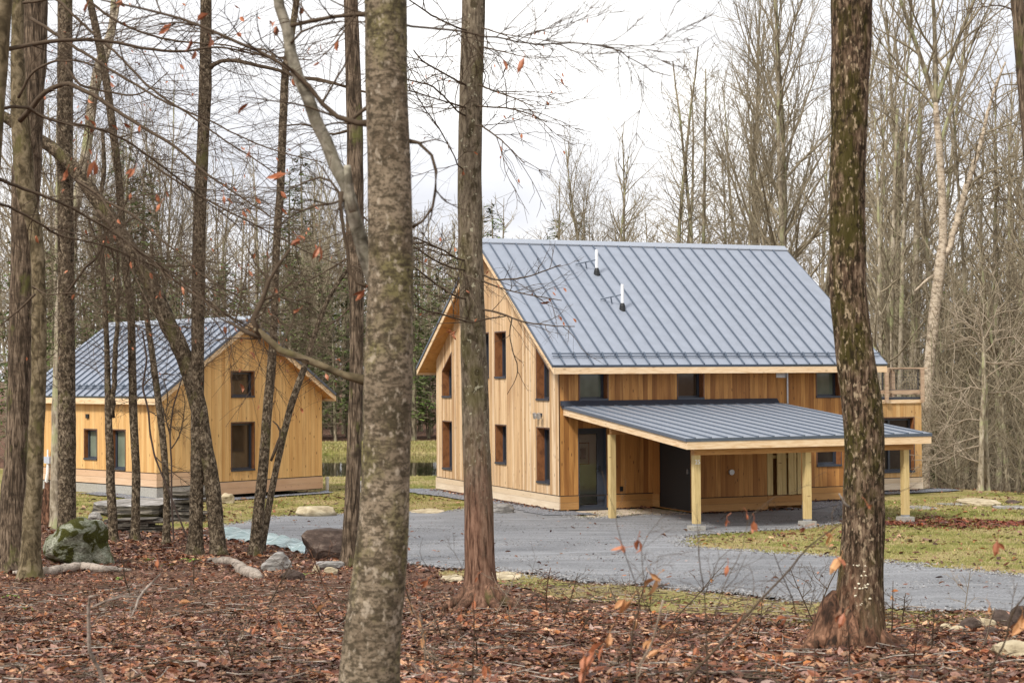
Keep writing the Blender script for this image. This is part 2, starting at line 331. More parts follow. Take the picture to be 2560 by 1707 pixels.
# ground
m = NT('forest floor'); v = m.co(); a = m.noise(v, 9, 6, .7); b = m.noise(v, .6, 3); c = m.ramp(a, [(.32, (.035, .02, .013)), (.47, (.115, .058, .036)), (.6, (.22, .125, .08)), (.72, (.36, .25, .17))])
c = m.mix(m.ramp(b, [(.5, 0.), (.7, .3)]), c, (.10, .05, .03)); M['floor'] = m.fin(c, .85, a, 1, .06, .2)
m = NT('lawn turf'); v = m.co(); b = m.noise(v, .55, 4, .6); a = m.noise(v, 5, 6, .75); f = m.noise(m.co((1, .5, 1)), 24, 4, .8)
c = m.ramp(b, [(.38, (.17, .185, .04)), (.48, (.30, .27, .09)), (.58, (.42, .33, .16))])
c = m.mix(m.ramp(f, [(.38, .65), (.55, 0.)]), c, (.08, .075, .02)); c = m.mix(m.ramp(f, [(.56, 0.), (.7, .6)]), c, (.50, .43, .22))
c = m.mix(m.ramp(a, [(.55, 0.), (.64, .7)]), c, (.21, .105, .055)); M['lawn'] = m.fin(c, .9, f, 1, .05, .1)
m = NT('grey gravel'); v = m.co(); a = m.noise(v, 26, 6, .9); b = m.noise(v, .5, 4, .6); sp = m.noise(m.co((.35, 2.2, 1), rot=(0, 0, .12)), 1.3, 3)
c = m.ramp(a, [(.33, (.06, .061, .064)), (.5, (.19, .194, .203)), (.66, (.42, .427, .44))])
c = m.mix(m.ramp(b, [(.42, 0.), (.68, .45)]), c, (.095, .098, .103)); c = m.mix(m.ramp(sp, [(.48, 0.), (.66, .55)]), c, (.30, .306, .318)); M['gravel'] = m.fin(c, .8, a, .8, .02, .3)
m = NT('coarse blue gravel'); v = m.co(); vo = m.n('ShaderNodeTexVoronoi'); m.l(v, vo.inputs['Vector']); vo.inputs['Scale'].default_value = 26
sx = m.n('ShaderNodeSeparateXYZ'); m.l(vo.outputs['Color'], sx.inputs[0]); c = m.ramp(sx.outputs[0], [(0, (.12, .13, .15)), (.5, (.28, .30, .34)), (1, (.50, .53, .58))])
c = m.mix(m.ramp(vo.outputs['Distance'], [(.25, 0.), (.6, .8)]), c, (.04, .04, .045)); M['gravel2'] = m.fin(c, .75, vo.outputs['Distance'], -1, .03, .3)
m = NT('pond water'); n = m.noise(m.co((1, .3, 1)), 2.5, 3); M['water'] = m.fin((.018, .022, .010), .035, n, .08, .02, .6)
m = NT('slab rock'); v = m.co((1, 1, 5)); a = m.noise(v, 3, 6, .65); c = m.ramp(a, [(.3, (.06, .055, .05)), (.5, (.22, .205, .185)), (.7, (.46, .44, .42))]); M['rock'] = m.fin(c, .7, a, .8, .05, .35)
m = NT('dark layered rock'); v = m.co((1, 1, 9)); a = m.noise(v, 2.5, 6, .65, .5); c = m.ramp(a, [(.36, (.016, .014, .012)), (.5, (.09, .078, .062)), (.66, (.26, .23, .19))]); M['rockd'] = m.fin(c, .75, a, 1, .06, .3)
m = NT('tan rock'); v = m.co((1, 1, 2)); a = m.noise(v, 3.5, 6, .65); c = m.ramp(a, [(.3, (.16, .12, .07)), (.5, (.42, .35, .23)), (.7, (.60, .53, .38))]); M['rockt'] = m.fin(c, .8, a, .8, .05, .2)
m = NT('brown rock'); v = m.co((1, 1, 2)); a = m.noise(v, 3.5, 6, .65); c = m.ramp(a, [(.3, (.03, .022, .018)), (.55, (.085, .06, .048)), (.72, (.22, .17, .135))]); M['rockb'] = m.fin(c, .8, a, .8, .05, .2)
m = NT('mossy lichen rock'); v = m.co(); a = m.noise(v, 3.2, 6, .6, .6); f = m.noise(v, 25, 4); c = m.ramp(a, [(.465, (.06, .06, .013)), (.495, (.22, .23, .16)), (.66, (.44, .45, .36))])
c = m.mix(m.ramp(f, [(.4, .5), (.6, 0.)]), c, (.05, .05, .02)); M['rockm'] = m.fin(c, .9, m.math('SUBTRACT', f, a), 1, .05, .1)
m = NT('silvery green tarp'); a = m.noise(m.co((1.5, 9, 1), rot=(0, 0, .5)), 1.5, 4, .6, 1.); c = m.ramp(a, [(.3, (.04, .09, .10)), (.5, (.30, .42, .43)), (.65, (.66, .74, .76))]); M['tarp'] = m.fin(c, .35, a, 1, .08, .5)

# ------------------------------------------------------------------ setting: ground sheets, pond
def grid_axis(parts):
    a = []
    for s0, s1, st in parts: a += list(np.arange(s0, s1, st))
    return np.array(a+[parts[-1][1]])
gx = grid_axis([(-900, -120, 60), (-120, -40, 8), (-40, -16, 2), (-16, 18, .3), (18, 40, 2), (40, 120, 8), (120, 900, 60)])
gy = grid_axis([(-400, -40, 40), (-40, 4, 4), (4, 60, .3), (60, 110, .8), (110, 200, 6), (200, 1200, 50)])
X, Y = np.meshgrid(gx, gy); Zg = G(X, Y)
mb = MB(); nx, ny = len(gx), len(gy); i = np.arange(ny-1)[:, None]*nx+np.arange(nx-1)[None]
mb.add(np.stack([X, Y, Zg], -1).reshape(-1, 3), np.stack([i, i+1, i+nx+1, i+nx], -1).reshape(-1, 4))
tag(mb.build('ground', M['floor'], smooth=True), kind='structure')
def drape(name, poly, dz, mat, sp=.5, jit=.06, seed=1, kind='structure'):
    rs = random.Random(seed); P = []
    n = len(poly)
    for a in range(n):
        p, q = np.array(poly[a][:2]), np.array(poly[(a+1) % n][:2]); k = max(1, int(np.linalg.norm(q-p)/.3)); k = min(k, 60)
        for t in range(k): P.append(p+(q-p)*t/k+np.array([rs.gauss(0, jit), rs.gauss(0, jit)]))
    nb = len(P); A = np.array(P); lo, hi = A.min(0), A.max(0)
    xs = np.arange(lo[0], hi[0], sp); ys = np.arange(lo[1], hi[1], sp); gx_, gy_ = np.meshgrid(xs, ys); Q = np.c_[gx_.ravel(), gy_.ravel()]
    # point in polygon
    ins = np.zeros(len(Q), bool); j = nb-1
    for a in range(nb):
        c = ((A[a, 1] > Q[:, 1]) != (A[j, 1] > Q[:, 1])) & (Q[:, 0] < (A[j, 0]-A[a, 0])*(Q[:, 1]-A[a, 1])/(A[j, 1]-A[a, 1]+1e-12)+A[a, 0]); ins ^= c; j = a
    pts = [Vector(p) for p in np.vstack([A, Q[ins]])]
    r = delaunay_2d_cdt(pts, [(a, (a+1) % nb) for a in range(nb)], [], 1, 1e-5)
    v = np.array([(p[0], p[1]) for p in r[0]]); f = np.array([tuple(t) for t in r[2] if len(t) == 3])
    mb = MB(); mb.add(np.c_[v, G(v[:, 0], v[:, 1])+dz], f); o = mb.build(name, mat, smooth=True); tag(o, kind=kind); return o, A
def H(*pts): return [hit(*p)[:2] for p in pts]
lawn_poly = H((-120, 1165), (60, 1178), (210, 1195), (330, 1215), (470, 1215), (515, 1212), (600, 1222), (700, 1232), (900, 1260), (1300, 1300), (1700, 1330), (2000, 1350), (2420, 1395))+[(14, 27), (22, 40), (24, 52), (16, 57), (12, 63), (5, 65), (-17, 65), (-22, 72), (-44, 72), (-44, 50)]
_, LAWN = drape('lawn', lawn_poly, .02, M['lawn'], .5, .1, 2)
drive_poly = H((505, 1213), (560, 1203), (640, 1190), (700, 1186), (790, 1183), (935, 1178), (1010, 1178), (1062, 1176), (1100, 1165), (1290, 1178), (1330, 1195), (1935, 1160), (1935, 1200), (1850, 1215), (1700, 1224), (1600, 1232), (1562, 1243), (1575, 1256), (1640, 1266), (1900, 1282), (1960, 1286), (2050, 1296), (2130, 1306), (2200, 1312), (2352, 1328), (2600, 1356), (2700, 1450), (2500, 1432), (2352, 1412), (2150, 1408), (2000, 1398), (1850, 1385), (1600, 1362), (1400, 1342), (1250, 1326), (1130, 1312), (1000, 1306), (940, 1298), (830, 1288), (740, 1272), (640, 1252), (560, 1240), (515, 1236))
_, DRIVE = drape('driveway', drive_poly, .04, M['gravel'], .5, .07, 3)
verge = H((1010, 1312), (1150, 1318), (1400, 1348), (1600, 1366), (1850, 1388), (2000, 1402), (2150, 1412), (2420, 1420), (2420, 1452), (2150, 1452), (2030, 1460), (1850, 1450), (1700, 1432), (1500, 1408), (1350, 1385), (1200, 1350), (1100, 1330), (1010, 1322))
drape('grass_verge', verge, .025, M['lawn'], .4, .12, 4)
mb = MB(); mb.add([(-21, 62, -.36), (11, 62, -.36), (11, 90, -.36), (-21, 90, -.36)], [(0, 1, 2, 3)]); tag(mb.build('pond', M['water']), kind='structure')

# ------------------------------------------------------------------ buildings
def wallpoly(mb, plane, c, outer, holes, mi=0):
    """flat wall with openings; plane 'U': x=c, coords (y,z); plane 'V': y=c, coords (x,z)"""
    ll = [[Vector((a, z, 0)) for a, z in outer]]+[[Vector((a, z, 0)) for a, z in h] for h in holes]
    tr = tessellate_polygon(ll); pts = [p for l in ll for p in l]
    f = []
    for t in tr:
        a, b, d = (pts[k] for k in t)
        cr = (b.x-a.x)*(d.y-a.y)-(b.y-a.y)*(d.x-a.x)
        if abs(cr) < 1e-10: continue
        f.append(tuple(t) if (cr > 0) == (plane == 'V') else (t[0], t[2], t[1]))
    mb.add([(c, p.x, p.y) if plane == 'U' else (p.x, c, p.y) for p in pts], f, mi)
def rect(a0, a1, z0, z1): return [(a0, z0), (a1, z0), (a1, z1), (a0, z1)]
def shrink(poly, d):
    n = len(poly); out = []
    ar = sum(poly[i][0]*poly[(i+1) % n][1]-poly[(i+1) % n][0]*poly[i][1] for i in range(n)); sg = 1 if ar > 0 else -1
    L = []
    for i in range(n):
        p, q = np.array(poly[i]), np.array(poly[(i+1) % n]); t = (q-p)/np.linalg.norm(q-p); nn = np.array([-t[1], t[0]])*sg; L.append((p+nn*d, t))
    for i in range(n):
        (p, t), (q, s_) = L[i-1], L[i]; A = np.array([t, -s_]).T; k = np.linalg.solve(A, q-p); out.append(tuple(p+t*k[0]))
    return out
def ringp(mb, mp, outer, inner, d0, d1, mi=0):
    """solid frame between two outlines, from depth d0 to d1"""
    n = len(outer)
    V = [mp(a, d0, z) for a, z in outer]+[mp(a, d0, z) for a, z in inner]+[mp(a, d1, z) for a, z in outer]+[mp(a, d1, z) for a, z in inner]
    F = []
    for i in range(n):
        j = (i+1) % n
        F += [(i, j, n+j, n+i), (2*n+i, 3*n+i, 3*n+j, 2*n+j), (n+i, n+j, 3*n+j, 3*n+i), (i, 2*n+i, 2*n+j, j)]
    mb.add(V, F, mi)
def mapper(plane, c): return (lambda a, d, z: (c+d, a, z)) if plane == 'U' else (lambda a, d, z: (a, c+d, z))
def window(root, plane, c, poly, depth, pane=None, mull=None, rev=None, fw=.065, name='window'):
    mp = mapper(plane, c); pane = pane or M['glass']
    mb = MB(); ringp(mb, mp, poly, shrink(poly, .018), -.006, depth+.05); o = mb.build(name, rev or M['reveal'], root)
    inn = shrink(poly, .02); z0 = min(z for a, z in inn); a0, a1 = min(a for a, z in inn), max(a for a, z in inn)
    mb = MB(); ringp(mb, mp, inn, shrink(inn, fw), depth-.05, depth+.045)
    ringp(mb, mp, shrink(poly, -.016), shrink(poly, .001), -.012, .004)
    for k in (mull or []): mb.box(*[x for x in _bx(mp, k-.035, k+.035, depth-.052, depth+.04, z0+fw, max(z for a, z in inn)-fw)])
    mb.build('frame', M['slate'], o)
    g = MB(); q = shrink(inn, fw-.005); g.prism([mp(a, depth, z) for a, z in q], np.array(mp(0, .012, 0))-np.array(mp(0, 0, 0))); g.build('pane', pane, o)
    s_ = MB(); s_.box(*_bx(mp, a0-.03, a1+.03, -.035, depth-.052, z0-.035, z0+.02)); s_.build('sill', M['slate'], o)
    return o
def _bx(mp, a0, a1, d0, d1, z0, z1):
    p, q = mp(a0, d0, z0), mp(a1, d1, z1); return min(p[0], q[0]), max(p[0], q[0]), min(p[1], q[1]), max(p[1], q[1]), z0, z1
def band(mb, mp, a0, a1, z0, z1, out=.022): mb.box(*_bx(mp, a0, a1, -out, .0, z0, z1))
def roof_slope(root, P0, P1, P2, P3, nrm, seams, mat_i=(0, 1), th=.045, rib=.042, name='roof'):
    """P0-P1 eave (left,right), P3-P2 ridge; seams: parameter list along the eave"""
    P = [np.array(p, float) for p in (P0, P1, P2, P3)]; n = np.array(nrm, float); n /= np.linalg.norm(n)
    mb = MB(); mb.prism([p for p in P], -n*th, 0)
    sl = P[3]-P[0]; sl /= np.linalg.norm(sl); al = P[1]-P[0]; al /= np.linalg.norm(al)
    for t in seams:
        a = P[0]+(P[1]-P[0])*t-sl*.012+n*.001; b = P[3]+(P[2]-P[3])*t; w_ = al*.016
        v = [a-w_, a+w_, b+w_, b-w_]; v = v+[p+n*rib for p in v]
        mb.add(v, [(0, 3, 2, 1), (4, 5, 6, 7), (0, 1, 5, 4), (1, 2, 6, 5), (2, 3, 7, 6), (3, 0, 4, 7)], 1)  # ribs coloured dark in place of the woods they would mirror
    # dark drip edge at the eave and both rakes
    for a, b in ((P[0], P[1]), (P[0], P[3]), (P[1], P[2])):
        d = (b-a)/np.linalg.norm(b-a); o_ = np.cross(d, n); c0 = sum(P)/4
        if (a+o_-c0) @ o_ < 0: o_ = -o_
        v = [a+n*.006, b+n*.006, b+o_*.02+n*.006, a+o_*.02+n*.006]; v = v+[p-n*(th+.03) for p in v]
        mb.add(v, [(0, 3, 2, 1), (4, 5, 6, 7), (0, 1, 5, 4), (1, 2, 6, 5), (2, 3, 7, 6), (3, 0, 4, 7)], 1)
    return mb

# ---- big house -------------------------------------------------------------
HU, HV = .3861, None
BH = empty('house', (1.2604, 45.7727, 0), .3861, label='large gabled timber house with grey metal roof, lean-to porch and roof deck', cat='house')
Wd, Ez, Rz, ov, ev, Lr = 9.87, 3.896, 7.629, .454, .658, 10.044
Wl = 9.6; kk = (Rz-Ez)/(Wd/2+ev); th_r = .20
def zroof(v): return Ez+kk*((v if v < Wd/2 else Wd-v)+ev)
zu = lambda v: zroof(v)-.06
# gable wall with its eight windows
gw = [rect(.67, 1.55, .665, 2.18), rect(3.83, 4.68, 1.05, 2.18), rect(5.19, 6.04, 1.05, 2.18), rect(8.43, 9.28, .665, 2.18),
      [(.67, 2.945), (1.55, 2.945), (1.55, 4.35), (.67, 3.77)], rect(3.83, 4.68, 3.555, 4.90), rect(5.19, 6.04, 3.555, 4.90),
      [(8.43, 2.945), (9.28, 2.945), (9.28, 3.77), (8.43, 4.35)]]
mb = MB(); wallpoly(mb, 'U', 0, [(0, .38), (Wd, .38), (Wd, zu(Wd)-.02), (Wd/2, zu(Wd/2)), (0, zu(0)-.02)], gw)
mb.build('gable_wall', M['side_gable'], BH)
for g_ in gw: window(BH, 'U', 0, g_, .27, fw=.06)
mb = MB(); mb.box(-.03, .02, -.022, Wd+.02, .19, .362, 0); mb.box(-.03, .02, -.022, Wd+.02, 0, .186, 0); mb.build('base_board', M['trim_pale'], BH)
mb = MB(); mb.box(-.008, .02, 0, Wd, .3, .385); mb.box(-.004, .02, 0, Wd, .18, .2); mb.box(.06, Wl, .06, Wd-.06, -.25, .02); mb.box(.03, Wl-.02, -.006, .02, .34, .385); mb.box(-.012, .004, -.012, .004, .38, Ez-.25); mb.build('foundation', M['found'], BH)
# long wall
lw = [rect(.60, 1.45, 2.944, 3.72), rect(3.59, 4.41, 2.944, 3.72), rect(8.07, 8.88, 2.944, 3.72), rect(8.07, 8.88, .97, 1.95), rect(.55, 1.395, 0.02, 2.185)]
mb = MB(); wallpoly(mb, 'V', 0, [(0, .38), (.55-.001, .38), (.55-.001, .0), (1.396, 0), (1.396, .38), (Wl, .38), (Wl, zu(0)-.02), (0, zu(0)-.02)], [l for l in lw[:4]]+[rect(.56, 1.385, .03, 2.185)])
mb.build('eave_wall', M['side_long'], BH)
window(BH, 'V', 0, lw[0], .28, M['glass_green']); window(BH, 'V', 0, lw[1], .28, M['glass_brown']); window(BH, 'V', 0, lw[2], .28, M['glass_green']); window(BH, 'V', 0, lw[3], .28, fw=.075)
for a, b in ((.0, .55), (1.396, 2.79), (6.15, Wl)):
    mb = MB(); mb.box(a+.003, b-.003, -.03, .0, .19, .362); mb.box(a+.003, b-.003, -.03, .0, 0, .186); mb.build('base_board', M['trim_amber'], BH)
mb = MB(); wallpoly(mb, 'V', Wd, [(0, 0), (Wl, 0), (Wl, zu(0)), (0, zu(0))], []); wallpoly(mb, 'U', Wl, [(0, 0), (Wd, 0), (Wd, zu(Wd)), (Wd/2, zu(Wd/2)), (0, zu(0))], []); mb.build('back_wall', M['side_long'], BH)
# entrance door: dark frame, clear pane, hallway behind it
mp = mapper('V', 0); dp = rect(.552, 1.393, .022, 2.187)
mb = MB(); ringp(mb, mp, dp, [(.62, .10), (1.16, .10), (1.16, 2.03), (.62, 2.03)], .09, .16); ringp(mb, mp, dp, shrink(dp, .03), -.01, .09); mb.box(.54, 1.40, -.06, .1, -.02, .03); dr = mb.build('door', M['slate'], BH)
g = MB(); g.box(.615, 1.165, .12, .13, .095, 2.035); g.build('pane', M['glass_clear'], dr)
g = MB(); g.box(1.20, 1.225, .02, .09, 1.0, 1.16); g.box(1.10, 1.22, .03, .05, 1.06, 1.085); g.build('handle', M['black'], dr)
g = MB(); g.box(.4, 2.0, 1.5, 1.55, 0, 2.4); g.box(.35, .4, .17, 1.5, 0, 2.4); g.box(2.0, 2.05, .17, 1.5, 0, 2.4); g.box(.35, 2.05, .17, 1.55, 2.4, 2.45); g.box(.35, 2.05, .17, 1.55, -.05, 0); g.build('hallway', plain('pale hallway plaster', (.82, .80, .74), .9, .1), BH)
g = MB(); g.box(1.16, 1.56, 1.47, 1.499, 1.12, 1.74, 0); g.box(1.19, 1.53, 1.465, 1.471, 1.15, 1.71, 1); g.box(1.27, 1.45, 1.46, 1.466, 1.28, 1.58, 2); g.build('picture', [M['reveal'], plain('cream mount', (.6, .58, .5), .8), plain('dark print', (.12, .12, .11), .8, nsc=14, amt=.6)], BH)
# roof
seam = lambda L, st, o=.0: [((o+st*i)/L) for i in range(int((L-o)/st)+1) if 0.02 < (o+st*i)/L < .985]
Lt = Lr+ov; sq = seam(Lt, .4195, .33)
mb = roof_slope(BH, (-ov, -ev, Ez), (Lr, -ev, Ez), (Lr, Wd/2, Rz), (-ov, Wd/2, Rz), (0, -kk, 1), sq)
mb.build('roof', [M['metal'], M['metal_dark']], BH)
mb = roof_slope(BH, (-ov, Wd+ev, Ez), (Lr, Wd+ev, Ez), (Lr, Wd/2, Rz), (-ov, Wd/2, Rz), (0, kk, 1), sq); mb.build('roof', [M['metal'], M['metal_dark']], BH)
mb = MB(); mb.prism([(-ov-.02, Wd/2-.17, Rz-.062), (-ov-.02, Wd/2, Rz+.07), (-ov-.02, Wd/2+.17, Rz-.062), (-ov-.02, Wd/2+.17, Rz-.02-.07), (-ov-.02, Wd/2-.17, Rz-.02-.07)], (Lt+.04, 0, 0)); mb.build('ridge_cap', M['metal_cap'], BH)
def bargeboards(root, W_, e_, Ez_, k_, u0, u1, axis, h=.175, t=.03, inset=.0, drop=.078, flipw=False):
    mb = MB()
    for s_ in (0, 1):
        y0, y1 = (-e_, W_/2) if s_ == 0 else (W_+e_, W_/2); zr = Ez_+k_*(W_/2+e_)
        for c in (u0+.012, u1-.012-t):
            p = [(y0, Ez_-drop), (y1, zr-drop), (y1, zr-drop-h*1.15), (y0, Ez_-drop-h*.93)]
            if axis == 'u': mb.prism([(c, a, z) for a, z in p], (t, 0, 0))
            else: mb.prism([(a, c, z) for a, z in p], (0, t, 0))
        a0, a1 = (-e_+.012, -e_+.012+t) if s_ == 0 else (W_+e_-.012-t, W_+e_-.012)
        if axis == 'u': mb.box(u0+.045, u1-.045, a0, a1, Ez_-drop-h*.93, Ez_-drop+.012)
        else: mb.box(a0, a1, u0+.045, u1-.045, Ez_-drop-h*.93, Ez_-drop+.012)
    return mb
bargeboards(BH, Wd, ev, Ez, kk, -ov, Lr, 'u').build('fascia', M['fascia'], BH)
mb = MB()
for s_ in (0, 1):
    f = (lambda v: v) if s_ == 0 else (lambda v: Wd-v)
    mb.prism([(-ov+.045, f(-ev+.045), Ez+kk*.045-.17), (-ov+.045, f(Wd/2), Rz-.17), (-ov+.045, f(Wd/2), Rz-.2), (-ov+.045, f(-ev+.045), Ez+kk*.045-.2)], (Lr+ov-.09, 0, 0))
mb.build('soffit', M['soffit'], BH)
sn = np.array([0, -kk, 1])/math.hypot(kk, 1)
def onr(u, v, h=0): return np.array([u, v, Ez+kk*(v+ev)])+sn*h
mb = MB()
mb.tube([onr(-ov+.1, -.30, .085), onr(Lr-.05, -.30, .085)], .022, 6); mb.tube([onr(-ov+.1, -.36, .05), onr(Lr-.05, -.36, .05)], .014, 6)
for t in sq:
    u = -ov+Lt*t; p = [onr(u-.025, -.40, .0), onr(u-.025, -.24, .0), onr(u-.025, -.27, .11), onr(u-.025, -.37, .07)]; mb.prism(p, (.05, 0, 0))
mb.build('snow_guard', M['metal_dark'], BH)
for (u, v, h) in ((2.72, 3.38, .60), (2.75, 1.73, .60)):
    p = onr(u, v); mb = MB(); mb.tube([p+np.array([0, 0, -.05]), p+np.array([0, 0, h+.12])], .048, 14); vp = mb.build('vent_pipe', M['white_pvc'], BH, smooth=False)
    mb = MB(); mb.tube([p+np.array([0, 0, -.08]), p+np.array([0, 0, .10]), p+np.array([0, 0, .18])], [.105, .08, .052], 16); mb.build('boot', M['black'], vp)
    mb = MB(); a = onr(u-.5, v+.42, .03); q = p+np.array([-.04, 0, .42]); mb.tube([a, q], .022, 6); mb.tube([onr(u-.22, v+.24, .02), (a+q)/2], .02, 6); mb.build('brace', M['metal_dark'], vp)
# flood light, switch, downpipe
mb = MB(); mb.box(-.05, 0, 1.16, 1.26, 2.50, 2.58); mb.build('flood_light', M['slate'], BH); fl_ = BH.children[-1] if False else bpy.data.objects['flood_light']
for a in (1.36, 1.08):
    mb = MB(); mb.prism([(-.10, a-.06, 2.44), (-.10, a+.06, 2.44), (-.13, a+.06, 2.60), (-.13, a-.06, 2.60)], (-.06, 0, -.02)); mb.tube([(-.03, 1.21, 2.53), (-.1, a, 2.52)], .016, 6); mb.build('lamp_head', M['galv'], fl_)
mb = MB(); mb.box(1.79, 1.88, -.03, -.001, .45, .58); mb.box(1.82, 1.85, -.036, -.03, .47, .55); mb.build('outdoor_socket', M['black'], BH)
mb = MB(); mb.tube([(7.08, -.05, 3.69), (7.08, -.05, 2.78)], .028, 8); mb.box(6.74, 7.1, -.02, -.002, 3.52, 3.72); mb.build('downpipe', M['galv'], BH)
# store room under the porch roof
zp = lambda v: 2.80+(.655/7.1)*v                    # porch roof top surface
u0b, u1b, vb = 2.80, 6.12, -2.3
mb = MB(); wallpoly(mb, 'V', vb, [(u0b, .38), (5.06, .38), (5.06, zp(vb)-.1), (u0b, zp(vb)-.1)], [])
wallpoly(mb, 'U', u1b, [(vb, .0), (0, .0), (0, zp(0)-.1), (vb, zp(vb)-.1)], []); wallpoly(mb, 'V', vb+.35, [(5.06, .0), (u1b, .0), (u1b, zp(vb)-.1), (5.06, zp(vb)-.1)], [])
mb.build('store_room_wall', M['side_long'], BH)
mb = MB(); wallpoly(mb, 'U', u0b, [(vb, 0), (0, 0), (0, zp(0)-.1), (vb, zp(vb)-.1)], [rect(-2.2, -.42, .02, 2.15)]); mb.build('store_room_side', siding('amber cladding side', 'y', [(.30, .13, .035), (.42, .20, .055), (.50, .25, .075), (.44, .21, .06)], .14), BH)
mb = MB(); mb.box(u0b+.01, u0b+.06, -2.2, -.42, .02, 2.15); do = mb.build('store_door', M['black'], BH); mb = MB(); mb.box(u0b-.03, u0b+.01, -2.08, -2.04, 1.0, 1.12); mb.build('handle', M['galv'], do)
mb = MB()
for a, b in ((u0b-.02, 5.06), (5.07, u1b)): mb.box(a, b, vb-.03, vb, .19, .362); mb.box(a, b, vb-.03, vb, .0 if b < 5.1 else .09, .186)
mb.build('base_board', M['trim_amber'], BH)
mb = MB(); mb.box(u0b-.028, u0b, -.42, -.035, .02, .362); mb.build('base_board', M['trim_amber'], BH)
mb = MB(); mb.box(u0b+.04, 5.06, vb+.02, vb+.3, -.2, .02); mb.box(u0b, 5.07, vb-.006, vb+.02, .34, .384); mb.build('foundation', M['found'], BH)
mb = MB(); mb.tube([(3.95, vb-.001, 1.03), (3.95, vb-.07, 1.03)], .075, 14); mb.build('round_box', M['galv'], BH)  # round electrical box on the store room front
mb = MB()
for a, b, d in ((5.07, 5.24, 0), (5.35, 5.50, -.04), (5.53, 5.66, 0), (5.70, 5.86, -.04), (5.89, 5.97, 0), (6.0, 6.12, 0)): mb.box(a, b, vb+d-.0, vb+d+.025, .385, zp(vb)-.12)
mb.box(5.07, 6.12, vb+.026, vb+.06, 1.36, 1.44); mb.build('slat_screen', M['post'], BH)
mb = MB()
for x in (5.515, 5.675, 5.98): mb.box(x-.008, x+.008, vb+.10, vb+.11, .40, 1.75)
mb.build('painted_light_slit', M['white_pvc'], BH)  # white strips added in the slat gaps, standing in for slits of light
# lean-to porch roof
pu0, pu1, pv = .09, 6.88, -7.1
pn = (0, -.655/7.1*-1*-1, 1)
ps = seam(pu1-pu0, .4195, .22)
mb = roof_slope(BH, (pu0, pv, zp(pv)), (pu1, pv, zp(pv)), (pu1, -.004, zp(0)), (pu0, -.004, zp(0)), (0, -.655/7.1, 1), ps, rib=.03)
mb.build('porch_roof', [M['metal_porch'], M['metal_dark']], BH)
mb = MB(); mb.prism([(.03, -.003, 2.80), (.03, -.003, 2.935), (.03, -.03, 2.935), (.03, -.17, 2.80), (.03, -.16, 2.785)], (6.72, 0, 0)); mb.build('flashing', M['slate'], BH)
mb = MB(); h = .17
for u in (pu0+.015, pu1-.045): mb.prism([(u, pv+.03, zp(pv)-.08), (u, -.035, zp(0)-.08), (u, -.035, zp(0)-.08-h), (u, pv+.03, zp(pv)-.08-h)], (.03, 0, 0))
mb.box(pu0+.015, pu1-.015, pv+.0, pv+.03, zp(pv)-.08-h, zp(pv)-.07); mb.build('porch_fascia', M['fascia'], BH)
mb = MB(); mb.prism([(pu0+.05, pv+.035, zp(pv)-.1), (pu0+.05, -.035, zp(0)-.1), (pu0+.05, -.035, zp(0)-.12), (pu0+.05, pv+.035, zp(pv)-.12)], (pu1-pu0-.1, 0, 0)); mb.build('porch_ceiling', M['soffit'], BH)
mb = MB(); mb.box(.42, pu1-.38, -6.86, -6.68, 1.745, 1.925); mb.prism([(.36, -2.9, zp(-2.9)-.13), (.36, -.05, zp(0)-.13), (.36, -.05, zp(0)-.33), (.36, -2.9, zp(-2.9)-.33)], (.1, 0, 0)); mb.box(.3, 2.8, -2.62, -2.5, 2.10, 2.30); mb.build('porch_beam', M['beam'], BH)
def postp(u, v, z0, z1, pad=True):
    mb = MB(); mb.box(u-.078, u+.078, v-.078, v+.078, z0, z1); p = mb.build('porch_post', M['post'], BH)
    if pad:
        mb = MB(); mb.box(u-.075, u+.075, v-.075, v+.075, z0-.05, z0); mb.build('bracket', M['galv'], p)
        mb = MB(); mb.box(u-.16, u+.16, v-.16, v+.16, z0-.4, z0-.05); mb.build('footing', M['concrete'], p)
    return p
for u in (.505, 3.51, 6.31): pp = postp(u, -6.77, .15, 1.745)
postp(.34, -2.56, -.045, 2.1, False)
tx = bpy.data.curves.new('house_number', 'FONT'); tx.body = '25'; tx.size = .145; tx.extrude = .003; to = bpy.data.objects.new('tmp', tx); COL.objects.link(to)
bpy.context.view_layer.update(); me = bpy.data.meshes.new_from_object(to.evaluated_get(bpy.context.evaluated_depsgraph_get())); bpy.data.objects.remove(to)
me.transform(Matrix.Translation((.505-.07, -6.77-.081, 1.54)) @ Matrix.Rotation(R_(90), 4, 'X')); me.materials.clear(); me.materials.append(M['white_pvc'])
hn = bpy.data.objects.new('house_number', me); COL.objects.link(hn); hn.parent = BH
mb = MB(); mb.prism([(.45, -.03, -.04), (.0, -1.9, -.04), (.25, -2.72, -.04), (2.79, -2.35, -.04), (2.79, -.03, -.04)], (0, 0, -.12)); mb.build('patio_slab', M['patio'], BH)
